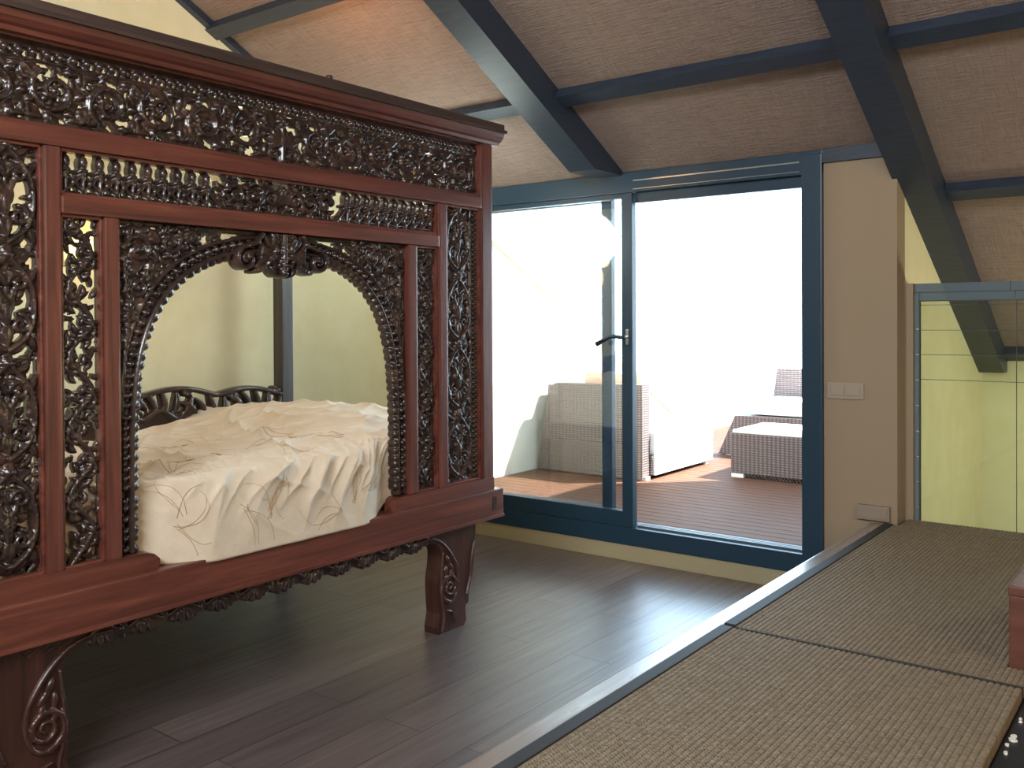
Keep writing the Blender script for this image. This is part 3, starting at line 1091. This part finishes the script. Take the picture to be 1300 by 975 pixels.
# frieze 2: buds on crossing arches, scrollwork in the middle
W, H = 1.665, 0.135
cv = Carve()
cv.frame(W, H, 0.008, 0.004)
cv.stroke([(0, 0.006), (W, 0.006)], 0.010, 0.010, 0.008, -0.002)
P = 0.0545
def bud(s_):
    cv.leaf(s_, 0.084, math.pi / 2, 0.040, 0.0145, 0.0, 0.018, 0, 0.15)
    cv.stroke([(s_, 0.020), (s_, 0.085)], 0.0075, 0.0065, 0.013)
    cv.dot(s_ - 0.008, 0.078, 0.0085, 0.015)
    cv.dot(s_ + 0.008, 0.078, 0.0085, 0.015)
    cv.stroke([(s_ - P / 2, 0.072), (s_ + P / 2, 0.072)], 0.0065, 0.0065, 0.009, -0.004)
    for sg in (-1, 1):
        cv.stroke(catmull([(s_, 0.068), (s_ + sg * 0.6 * P, 0.036), (s_ + sg * 1.05 * P, 0.012)], 5), 0.0065, 0.0065, 0.011, 0, .3)
nb = 10
for k_ in range(nb):
    bud(0.018 + P * k_)
    bud(W - 0.018 - P * k_)
c0, c1 = 0.018 + P * (nb - 0.4), W - 0.018 - P * (nb - 0.4)
cm = W / 2
for sg in (-1, 1):
    for off, R, a0 in ((0.055, 0.036, 0.0), (0.130, 0.040, math.pi), (0.205, 0.038, 0.3)):
        cx = cm + sg * off
        cv.spiral(cx, 0.066, R, a0 if sg > 0 else math.pi - a0, 1.3, sg, 0.009, 0.006, 0.017)
        cv.rosette(cx, 0.066, 0.013, 5, 0.017)
        for da in np.arange(0, 6.2, 0.9):
            cv.leaf(cx + R * math.cos(da), 0.066 + R * math.sin(da), da + sg, 0.03, 0.008, sg, 0.012)
    for a_ in (0.3, .8, 1.3):
        cv.leaf(cm, 0.05, a_ if sg > 0 else math.pi - a_, 0.055, 0.010, .5 * sg, 0.016)
cv.rosette(cm, 0.1, 0.02, 6, 0.02)
fill_leaves(cv, W, H, 0.03, 0.03, ok=lambda x, z: c0 < x < c1, amp=0.006)
carve_object('spindle_frieze', cv, W, H, XB - 0.034, -3.275, 1.787, bed, 0.0040, 0.026)

# tall outer panels: stacked lyres with knots and a beaded margin
W, H = 0.231, 1.258
cv = Carve()
cv.frame(W, H, 0.008, 0.004)
bw = 0.185
cv.stroke([(bw, 0), (bw, H)], 0.006, 0.006, 0.010)
for z_ in np.arange(0.012, H, 0.023):
    cv.dot(bw + 0.022, z_, 0.0105, 0.012)
cv.stroke([(W - .006, 0), (W - .006, H)], 0.008, 0.008, 0.008)
mid = bw / 2
nrep = 4
hr = H / nrep
cens = []
for k_ in range(nrep):
    zb_ = k_ * hr
    for sg in (-1, 1):
        X_ = lambda d: mid + sg * d
        cv.stroke(catmull([(X_(0.008), zb_ + 0.03), (X_(0.060), zb_ + 0.075), (X_(0.078), zb_ + 0.15), (X_(0.062), zb_ + 0.235), (X_(0.012), zb_ + hr - 0.02)], 8), 0.008, 0.008, 0.018, 0, .4)
        cv.spiral(X_(0.034), zb_ + 0.225, 0.030, math.pi if sg > 0 else 0, 1.3, -sg, 0.008, 0.006, 0.017)
        cv.spiral(X_(0.038), zb_ + 0.105, 0.030, math.pi / 2, 1.3, -sg, 0.008, 0.006, 0.016)
        cens += [(X_(0.034), zb_ + .225), (X_(.038), zb_ + .105)]
        for zz, a_, L_ in ((0.05, 1.2, .06), (0.13, 1.1, .07), (0.17, 0.9, .06), (0.02, 0.3, .07), (0.28, 0.1, .075), (0.26, -.5, .06)):
            cv.leaf(X_(0.004), zb_ + zz, a_ if sg > 0 else math.pi - a_, L_, 0.011, .8 * sg, 0.014)
        cv.leaf(X_(0.085), zb_ + 0.03, (2.2 if sg > 0 else math.pi - 2.2), 0.06, 0.012, -.5 * sg, 0.012)
        cv.leaf(X_(0.085), zb_ + hr - 0.05, (-2.2 if sg > 0 else math.pi + 2.2), 0.06, 0.012, .5 * sg, 0.012)
    cv.stroke([(mid, zb_ + 0.02), (mid, zb_ + hr - 0.03)], 0.009, 0.006, 0.013, 0, .3)
    cv.rosette(mid, zb_ + hr - 0.008, 0.026, 6, 0.02)
    cv.dot(mid, zb_ + hr - 0.008, 0.016, 0.024)
    cv.leaf(mid, zb_ + 0.10, math.pi / 2, 0.09, 0.016, 0, 0.019, 0, .4)
fill_leaves(cv, bw, H, 0.034, 0.034, centers=cens, amp=0.006, dens=.8)
carve_object('outer_carved_panel', cv, W, H, XB - 0.034, -3.571, 0.662, bed, 0.0042, 0.022, flip=True)
fill_leaves(cv, bw, H, 0.026, 0.04, centers=cens, amp=0.004, dens=1.0)
carve_object('outer_carved_panel', cv, W, H, XB - 0.034, -1.540, 0.662, bed, 0.0042, 0.030)

# narrow inner panels: a winding vine
W, H = 0.128, 1.062
cv = Carve()
cv.frame(W, H, 0.006, 0.004)
nw = 5
pp = [(W / 2 + (0.036 if i % 2 else -0.036), H * (i + 0.0) / (2 * nw) ) for i in range(2 * nw + 1)]
cv.stroke(catmull(pp, 8), 0.008, 0.008, 0.017, 0, .4)
cens = []
for i in range(2 * nw):
    zc_ = H * (i + 0.5) / (2 * nw) + 0.02
    sg = 1 if i % 2 else -1
    cx = W / 2 - sg * 0.022
    if i % 2 == 0:
        cx = W / 2 + 0.020
    else:
        cx = W / 2 - 0.020
    cv.spiral(cx, zc_, 0.030, 1.57, 1.35, sg, 0.0075, 0.0055, 0.016)
    cv.rosette(cx, zc_, 0.011, 5, 0.017)
    cens.append((cx, zc_))
    for a_ in np.arange(0.2, 6.2, 1.0):
        cv.leaf(cx + .028 * math.cos(a_), zc_ + .028 * math.sin(a_), a_ + sg * .9, 0.034, 0.009, sg * .8, 0.012)
fill_leaves(cv, W, H, 0.032, 0.03, centers=cens, amp=0.006, dens=.7)
carve_object('inner_carved_panel', cv, W, H, XB - 0.034, -3.281, 0.660, bed, 0.0038, 0.018)
fill_leaves(cv, W, H, 0.026, 0.038, centers=cens, amp=0.004, dens=1.0)
carve_object('inner_carved_panel', cv, W, H, XB - 0.034, -1.735, 0.660, bed, 0.0038, 0.030, flip=True)

# arched panel
W, H = 1.305, 1.067
Z0 = 0.660
AC = W / 2
AR = catmull([(.586, .66), (.585, .85), (.583, 1.0), (.577, 1.13), (.563, 1.25), (.533, 1.36), (.484, 1.455), (.415, 1.530), (.33, 1.583), (.235, 1.617), (.12, 1.637), (0, 1.643)], 16)
A = np.concatenate([np.stack([AC - AR[:, 0], AR[:, 1] - Z0], 1), np.stack([AC + AR[::-1, 0], AR[::-1, 1] - Z0], 1)[1:]])
tan = np.gradient(A, axis=0)
tan /= np.maximum(np.hypot(tan[:, 0], tan[:, 1]), 1e-9)[:, None]
nor = np.stack([-tan[:, 1], tan[:, 0]], 1)
seglen = np.concatenate([[0], np.cumsum(np.hypot(*np.diff(A, axis=0).T))])
def along(step, off):
    for d_ in np.arange(step / 2, seglen[-1], step):
        i = np.searchsorted(seglen, d_) - 1
        yield A[i] + nor[i] * off
def adist(x, z):
    d = np.hypot(A[:, 0] - x, A[:, 1] - z)
    i = d.argmin()
    return (np.array([x, z]) - A[i]) @ nor[i]
cv = Carve()
for p in along(0.0325, 0.011):
    cv.dot(p[0], p[1], 0.0168, 0.015)
cv.stroke(A + nor * 0.020, 0.0100, 0.0100, 0.017)
for p in along(0.0325, 0.046):
    cv.dot(p[0], p[1], 0.0125, 0.018)
cv.stroke(A + nor * 0.046, 0.0055, 0.0055, 0.006, -0.004)
cv.stroke(A + nor * 0.068, 0.0075, 0.0075, 0.012)
cv.stroke([(0, 0), (0, H)], 0.008, 0.008, 0.004, -.004)
cv.stroke([(W, 0), (W, H)], 0.008, 0.008, 0.004, -.004)
cv.stroke([(0, H - .004), (W, H - .004)], 0.012, 0.012, 0.004, -.004)
cens = []
for sg in (-1, 1):
    X_ = lambda d: AC + sg * d
    # spandrel scrolls
    cv.stroke(catmull([(X_(.640), .44), (X_(.628), .60), (X_(.612), .76), (X_(.62), .86), (X_(.625), .95)], 8), 0.008, 0.009, 0.016, 0, .4)
    for (dx, dz, R, a0, dr) in ((0.572, 0.975, 0.052, 0.0, 1), (0.578, 0.855, 0.036, 0.6, -1), (0.46, 1.005, 0.036, 3.3, 1), (0.385, 1.025, 0.026, 3.3, -1), (0.61, 0.76, 0.022, 1.2, 1)):
        cv.spiral(X_(dx), dz, R, a0 if sg > 0 else math.pi - a0, 1.4, dr * sg, 0.0085, 0.006, 0.018)
        cv.rosette(X_(dx), dz, R * .3, 5, 0.017)
        cens.append((X_(dx), dz))
        for a_ in np.arange(0, 6.2, 0.8):
            px, pz = X_(dx) + R * math.cos(a_), dz + R * math.sin(a_)
            if adist(px, pz) > 0.07:
                cv.leaf(px, pz, a_ + sg * dr * .9, 0.6 * R + .012, 0.2 * R + .003, sg * .8, 0.013)
def okf(x, z):
    return adist(x, z) > 0.078 and 0 < x < W and z < H - .01
fill_leaves(cv, W, H, 0.034, 0.034, ok=okf, centers=cens, amp=0.006, dens=.95)
fill_leaves(cv, W, H, 0.03, 0.038, ok=okf, centers=cens, amp=0.004, dens=.8)
arch = carve_object('arch_panel', cv, W, H, XB - 0.034, -3.100, Z0, bed, 0.0042, 0.028)
# hanging crest in the crown of the arch
cv = Carve()
W, H = 0.46, 0.21
c = W / 2
for sg in (-1, 1):
    X_ = lambda d: c + sg * d
    cv.spiral(X_(0.165), 0.072, 0.046, math.pi / 2, 1.5, -sg, 0.010, 0.007, 0.030, 0, .2, .2)
    cv.dot(X_(0.158), 0.078, 0.012, 0.030)
    cv.stroke(catmull([(X_(.165), .118), (X_(.11), .130), (X_(.07), .10), (X_(.035), .05)], 8), 0.010, 0.008, 0.026, 0, .4)
    cv.leaf(X_(0.135), 0.028, (2.9 if sg > 0 else .24), 0.09, 0.015, -.5 * sg, 0.022)
    cv.leaf(X_(0.125), 0.045, (2.5 if sg > 0 else .64), 0.09, 0.014, -.5 * sg, 0.020)
    cv.leaf(X_(0.105), 0.060, (2.6 if sg > 0 else .5), 0.05, 0.012, 0, 0.022)
    for i_, a_ in enumerate((1.9, 1.5, 1.1)):
        cv.leaf(X_(0.10 - .02 * i_), 0.075, a_ if sg > 0 else math.pi - a_, 0.07, 0.011, -.7 * sg, 0.024)
    for a_, L_, dz in ((0.4, .12, .10), (0.8, .11, .11), (1.2, .09, .12), (0.1, .12, .08)):
        cv.leaf(X_(0.01), dz, a_ if sg > 0 else math.pi - a_, L_, 0.017, .9 * sg, 0.024)
    cv.stroke(catmull([(X_(.02), .19), (X_(.05), .15), (X_(.035), .11), (X_(.07), .06)], 8), 0.009, 0.009, 0.03, 0, .3)
    cv.stroke(catmull([(X_(.12), .20), (X_(.095), .17), (X_(.12), .13)], 8), 0.009, 0.007, 0.03, 0, .3)
    cv.leaf(X_(0.06), 0.05, (-2.2 if sg > 0 else -.9), 0.05, 0.013, 0, 0.024)
cv.stroke(catmull([(c, .20), (c, .12), (c, .02)], 6), [.010] * 13, None, 0.034, 0, .3)
cv.dot(c, 0.025, 0.018, 0.034)
cv.rosette(c, 0.055, 0.03, 6, 0.03)
carve_object('arch_crest', cv, W, H, XB - 0.024, YCN + .002 - W / 2 - .015, 1.553, bed, 0.0035, 0.035, pad=0.02, clip=lambda X, Z: Z - 0.171)

# carved apron under the rail
W, H = 1.56, 0.072
cv = Carve()
cv.stroke([(0, H - .006), (W, H - .006)], 0.012, 0.012, 0.008)
nA = 11
for k_ in range(nA):
    cx = (k_ + .5) * W / nA
    sg = 1 if cx < W / 2 else -1
    cv.stroke(catmull([(cx - sg * .065, 0.03), (cx - sg * .02, .052), (cx + sg * .03, .035), (cx + sg * 0.055, 0.018)], 6), 0.010, 0.008, 0.018, 0, .4)
    cv.spiral(cx + sg * .045, 0.030, 0.020, 1.5, 1.2, -sg, 0.008, 0.006, 0.016)
    cv.dot(cx + sg * .045, .030, 0.008, 0.02)
    for dx, L_ in ((-.055, .04), (-.03, .05), (0, .05), (.02, .04)):
        cv.leaf(cx + dx, 0.036, -math.pi / 2 + sg * .5, L_, 0.013, -sg * .6, 0.012)
fill_leaves(cv, W, H, 0.022, 0.028, ok=lambda x, z: z > .015, amp=0.006, dens=1.0)
for x_ in np.arange(0, W, 0.02):
    cv.dot(x_, 0.026, 0.018, 0.004, -.004)
    cv.dot(x_ + .01, 0.048, 0.018, 0.004, -.004)
    cv.dot(x_ + .01, 0.020, 0.013, 0.004, -.004)
carve_object('carved_apron', cv, W, H, XB - 0.018, YCN - W / 2, 0.404, bed, 0.004, 0.03, pad=0.014)

# legs: sawn cabriole blocks with a carved volute
leg_out = [(-1.745, .475), (-1.745, .440), (-1.700, .424), (-1.650, .418), (-1.612, .400), (-1.590, .365), (-1.592, .31), (-1.606, .235), (-1.603, .15), (-1.598, .09),
           (-1.612, .03), (-1.610, 0.0), (-1.436, 0.0), (-1.420, .02), (-1.424, .085), (-1.404, .10), (-1.400, .14), (-1.374, .22), (-1.360, .31), (-1.352, .38), (-1.345, .475)]
def make_leg(mirror):
    f_ = (lambda y: 2 * YCN - y) if mirror else (lambda y: y)
    inner = catmull(leg_out[:10], 5)
    outer = catmull(leg_out[13:], 5)
    pts_ = [tuple(p) for p in inner] + leg_out[10:13] + [tuple(p) for p in outer]
    poly = [(f_(y), z) for y, z in pts_]
    o = MB().prism(poly, 'x', XB - 0.095, XB - 0.012).build('front_leg', M['leg_wood'], bed)
    cv = Carve()
    oy, oz = -1.76, 0.0
    L_ = lambda pts: [(y - oy, z - oz) for y, z in pts]
    cv.stroke(catmull(L_([(-1.74, .437), (-1.66, .438), (-1.595, .412), (-1.535, .355), (-1.487, .28), (-1.478, .21), (-1.505, .145), (-1.550, .130)]), 10), 0.007, 0.010, 0.016, 0, .3)
    cv.spiral(-1.537 - oy, .200 - oz, 0.066, -1.7, 1.9, -1, 0.011, 0.006, 0.018, 0, .15)
    cv.stroke(catmull(L_([(-1.362, .37), (-1.382, .30), (-1.392, .22), (-1.42, .14)]), 8), 0.006, 0.006, 0.012)
    cv.stroke(catmull(L_([(-1.580, .36), (-1.590, .27), (-1.592, .17), (-1.575, .08), (-1.590, .01)]), 8), 0.006, 0.006, 0.012)
    cv.stroke(catmull(L_([(-1.55, .095), (-1.52, .08), (-1.50, .03)]), 8), 0.006, 0.004, 0.014)
    for y, z, a_ in ((-1.56, .345, -1.2), (-1.545, .31, -1.0), (-1.565, .30, -1.6), (-1.53, .275, -1.4), (-1.56, .26, -1.8)):
        cv.leaf(y - oy, z - oz, a_, 0.05, 0.012, .4, 0.014)
    for k_ in range(5):
        cv.stroke(L_([(-1.62 + .03 * k_, .452), (-1.58 + .03 * k_, .425)]), 0.003, 0.002, 0.007)
    if mirror:
        carve_object('leg_carving', cv, 0.43, 0.475, XB - 0.013, 2 * YCN - (oy + 0.43), 0, bed, 0.004, 0.004, flip=True, mat=M['leg_wood'])
    else:
        carve_object('leg_carving', cv, 0.43, 0.475, XB - 0.013, oy, 0, bed, 0.004, 0.004, mat=M['leg_wood'])
    return o
make_leg(False)
make_leg(True)

# the rest of the bedstead: back posts, side rails, low carved back, slats
XBK = -4.235
for y0 in (-1.305, -3.655):
    MB().box(XBK - 0.04, XBK + 0.04, y0, y0 + 0.078, 0.0, 2.235, 0.006).build('back_post', M['dark_post'], bed)
for y0 in (-1.285, -3.645):
    MB().box(XBK, XB - 0.08, y0, y0 + 0.05, 0.475, 0.59, 0.006).build('side_rail', M['dark_post'], bed)
    MB().box(XBK, XB - 0.08, y0, y0 + 0.05, 2.235, 2.285, 0.006).build('top_side_rail', M['dark_post'], bed)
MB().box(XBK - 0.03, XBK + 0.02, -3.577, -1.305, 0.475, 0.60, 0.006).build('back_rail', M['dark_post'], bed)
MB().box(XBK - 0.03, XBK + 0.03, -3.65, -1.23, 2.235, 2.285, 0.006).build('top_back_rail', M['dark_post'], bed)
sl = MB()
for y in np.arange(-3.55, -1.35, 0.11):
    sl.box(XBK + .02, XB - 0.08, y, y + 0.07, 0.565, 0.585)
sl.build('slats', M['dark_post'], bed)
# carved low back with waved crest
cv = Carve()
W, H = 2.272, 0.50
def crest_z(s_):
    u = (W - s_)
    per = 0.42
    return 0.39 + 0.035 * abs(math.sin(math.pi * u / per)) + 0.06 * (1 - abs(u - W / 2) / (W / 2))
top = np.array([(s_, crest_z(s_)) for s_ in np.linspace(0, W, 160)])
cv.stroke(top, 0.014, 0.014, 0.02)
nsc = 8
for k_ in range(nsc):
    cx = W * (k_ + .5) / nsc
    zt_ = crest_z(cx)
    sg = 1 if cx < W / 2 else -1
    cv.spiral(cx - sg * .10, zt_ - .01, 0.026, 0, 1.3, sg, 0.011, 0.008, 0.024)
    for j in range(5):
        a_ = math.pi / 2 + sg * (0.9 - .38 * j)
        cv.leaf(cx + sg * (-.08 + .05 * j), zt_ - .13 + .01 * j, a_, 0.12, 0.019, -sg * .9, 0.026, 0, .3)
    cv.stroke(catmull([(cx - .13, zt_ - .14), (cx - .04, zt_ - .10), (cx + .05, zt_ - .15), (cx + .13, zt_ - .12)], 8), 0.016, 0.016, 0.022, 0, .3)
for z_ in np.arange(0.01, 0.34, 0.02):
    cv.stroke([(0, z_), (W, z_)], 0.013, 0.013, 0.002, -.004)
carve_object('carved_back', cv, W, H, XBK + 0.02, -3.577, 0.60, bed, 0.006, 0.03, pad=0.03)

# ------------------------------------------------------------------ bedspread
NU, NV = 440, 320
YA, YZ = -3.565, -1.315
Us = np.linspace(0, 1, NU)
def smoothstep(a, b, x):
    t = np.clip((x - a) / (b - a), 0, 1)
    return t * t * (3 - 2 * t)
def ridged(x):
    return 1 - np.abs(np.sin(x))
Y, Vv = np.meshgrid(YA + (YZ - YA) * Us, np.linspace(0, 1, NV), indexing='ij')
opn = smoothstep(-3.06, -2.76, Y) * (1 - smoothstep(-2.10, -1.86, Y))       # opening of the arch
fv = np.clip(Vv / 0.34, 0, 1)
tv = np.clip((Vv - 0.34) / 0.66, 0, 1)
# heights
hem = 0.606 - 0.022 * opn + 0.03 * smoothstep(-1.98, -1.86, Y)
bulgeR = np.exp(-((Y + 1.70) / 0.36) ** 2)
ztop = 0.875 + 0.020 * bulgeR
dep = tv * 1.40
pile = 0.075 * np.exp(-((Y + 1.50) / 0.42) ** 2) * smoothstep(0.05, 0.45, dep) * (1 - 0.5 * smoothstep(0.9, 1.4, dep))
Zt = ztop + pile - 0.03 * smoothstep(0.95, 1.40, dep) * (1 - bulgeR) + 0.012 * np.sin(Y * 3.1 + 1)
Zf = hem + (ztop - hem) * np.sin(fv * np.pi / 2) ** 0.85
Z = np.where(Vv < 0.34, Zf, Zt)
xfront = -2.80 + opn * (0.100 * np.cos(fv * np.pi / 2) ** 0.5 * (1 - .12 * np.sin(np.pi * fv)) + 0.015 * np.sin(np.pi * fv))
Xg = np.where(Vv < 0.34, xfront - 0.035 * fv ** 4, -2.835 - dep * 0.985)
# creases
wob = np.where(Vv < .34, 0.35 * np.sin(5.1 * Y + 1.6 * fv) + 0.25 * np.sin(11.3 * Y - 2.5 * fv), 0.35 * np.sin(5.1 * Y + 1.6 + 12 * (Vv - .34)) + 0.25 * np.sin(11.3 * Y - 2.5 - 10 * (Vv - .34)))
sharp = lambda p, k: (1 - np.abs(np.sin(p))) ** k
n1_ = np.sin(3.7 * Y + 1) + .55 * np.sin(7.3 * Y + 2.1 + .8 * fv) + .3 * np.sin(15.9 * Y + .3 - 1.5 * fv)
d1_ = sharp(19.0 * Y - (3.6 + 1.4 * np.sin(2.7 * Y)) * fv + 0.8 * wob + 1.0 * n1_, 1.5)
d2_ = sharp(31.0 * Y - 9.0 * fv + 2.0 * wob + 2.0 * n1_, 1.7)
d3_ = sharp(61.0 * Y - 9 * fv + 4.0 * wob + 2 * np.sin(13 * Y), 1.4)
d4_ = sharp(9.0 * Y + 5.0 * fv + 1.5 * wob, 2.5)
amt = smoothstep(-3.0, -2.3, Y) * 0.75 + 0.25
front_f = (0.032 * d1_ * (.3 + .7 * smoothstep(0.0, .75, fv)) + 0.018 * d2_ * smoothstep(.1, .7, fv) + 0.007 * d3_ * smoothstep(.3, 1, fv) + 0.012 * d4_) * amt
front_f = front_f - 0.016
Xg = Xg + np.where(Vv < 0.34, front_f * np.sin(np.pi * np.clip(fv * 0.86 + 0.07, 0, 1)) ** 0.8 * (0.35 + 0.65 * opn), 0)
t1 = sharp(3.3 * Y + 9.0 * dep + 0.9 * np.sin(4 * Y) + .8 * wob, 1.8)
t2 = sharp(-4.0 * Y + 21.0 * dep + 1.5 * wob, 1.8)
t3 = sharp(13.0 * Y + 36.0 * dep + 3 * wob, 1.6)
t4 = sharp(-9.0 * Y + 5.0 * dep + 2 * wob + 1.3 * np.sin(6 * dep), 2.0)
top_f = 0.026 * t1 + 0.014 * t2 + 0.006 * t3 + 0.016 * t4 - 0.012
edge = sharp(33.0 * Y + 2.4 * wob + 3 * dep, 1.6) * np.exp(-(dep / .12) ** 2) * 0.014
Z = Z + np.where(Vv < 0.34, front_f * 0.5 * fv ** 2, (top_f + edge) * smoothstep(0.0, 0.06, dep) + front_f * 0.5 * np.exp(-(dep / .05) ** 2))
# tuck in at the ends of the bed
verts = np.stack([Xg, Y, Z], -1).reshape(-1, 3)
idx = np.arange(NU * NV).reshape(NU, NV)
qf = np.stack([idx[:-1, :-1], idx[1:, :-1], idx[1:, 1:], idx[:-1, 1:]], -1).reshape(-1, 4)
mb = MB()
mb.add(verts, qf, True)
# closing skirts at the back and at both ends, down to the slats
ring = list(idx[:, -1]) + list(idx[-1, ::-1][1:]) + list(idx[::-1, 0][1:]) + list(idx[0, :][1:])
nb_ = len(mb.v)
low = []
for i in ring:
    p = verts[i]
    low.append((min(p[0], -2.84), p[1], 0.588))
mb.v += [tuple(map(float, p)) for p in low]
for a in range(len(ring) - 1):
    mb.f.append((int(ring[a]), int(ring[a + 1]), nb_ + a + 1, nb_ + a))
    mb.sm.append(False)
spread = mb.build('bedspread', M['sheet'])
tag(spread, 'rumpled cream embroidered bedspread over the mattress inside the carved bed', 'bedspread')
# embroidered vines following the surface
def surf(u, v):
    i = min(max(u, 0), 1) * (NU - 1)
    j = min(max(v, 0), 1) * (NV - 1)
    i0, j0 = int(min(i, NU - 2)), int(min(j, NV - 2))
    a, b = i - i0, j - j0
    G = verts.reshape(NU, NV, 3)
    p = (G[i0, j0] * (1 - a) * (1 - b) + G[i0 + 1, j0] * a * (1 - b) + G[i0, j0 + 1] * (1 - a) * b + G[i0 + 1, j0 + 1] * a * b)
    n_ = np.cross(G[i0 + 1, j0] - G[i0, j0], G[i0, j0 + 1] - G[i0, j0])
    n_ /= np.linalg.norm(n_) + 1e-9
    if n_[0] * 1.0 + n_[2] * 1.0 < 0:
        n_ = -n_
    return p + n_ * 0.0015
rr_ = random.Random(11)
def vine(u, v, a, L, curl, r=0.0010):
    """one stitched tendril, curling up more and more towards its end"""
    pts = []
    ds = 0.004
    n_ = int(L / ds)
    for i in range(n_):
        pts.append(surf(u, v))
        u += ds * math.cos(a) / 2.25
        v += ds * math.sin(a) * (1.13 if v < 0.34 else 0.47)
        t = i / n_
        a += curl * ds * (4 + 26 * t * t)
        if not (0.23 < u < 0.77 and 0.01 < v < 0.95):
            break
    if len(pts) > 5:
        em = MB()
        em.tube(pts, [r * (1 - 0.5 * i / len(pts)) for i in range(len(pts))], 5)
        em.build('embroidered_vine', M['thread'], spread)
for k_ in range(24):
    u, v = rr_.uniform(0.25, 0.74), rr_.uniform(0.04, 0.8)
    a = rr_.uniform(0, 6.28)
    for j in range(4):
        vine(u + rr_.uniform(-.008, .008), v + rr_.uniform(-.012, .012), a + (j - 1.5) * 0.35, rr_.uniform(0.09, 0.20), rr_.choice((-1, 1)) * rr_.uniform(.6, 1.3))

# ------------------------------------------------------------------ warm sconce on the gable wall behind the bed
sc_ = thing('wall_sconce', 'glowing yellow wall lamp seen through the carved panels', 'wall lamp', (XL, -2.35, 1.75))
MB().box(XL, XL + 0.02, -2.40, -2.30, 1.68, 1.84, 0.005).build('backplate', M['steel'], sc_)
mb = MB()
mb.tube([(XL + 0.02, -2.35, 1.74), (XL + 0.07, -2.35, 1.74)], 0.008)
mb.build('arm', M['steel'], sc_)
mb = MB()
mb.lathe([(0.001, 1.70), (0.045, 1.71), (0.055, 1.76), (0.05, 1.82), (0.035, 1.84)], XL + 0.09, -2.35, 18)
mb.build('lamp_shade', M['glow'], sc_)
light('sconce_light', 'POINT', (XL + 0.16, -2.35, 1.92), 0.6, (1.0, 0.68, 0.2), shadow_soft_size=0.05)
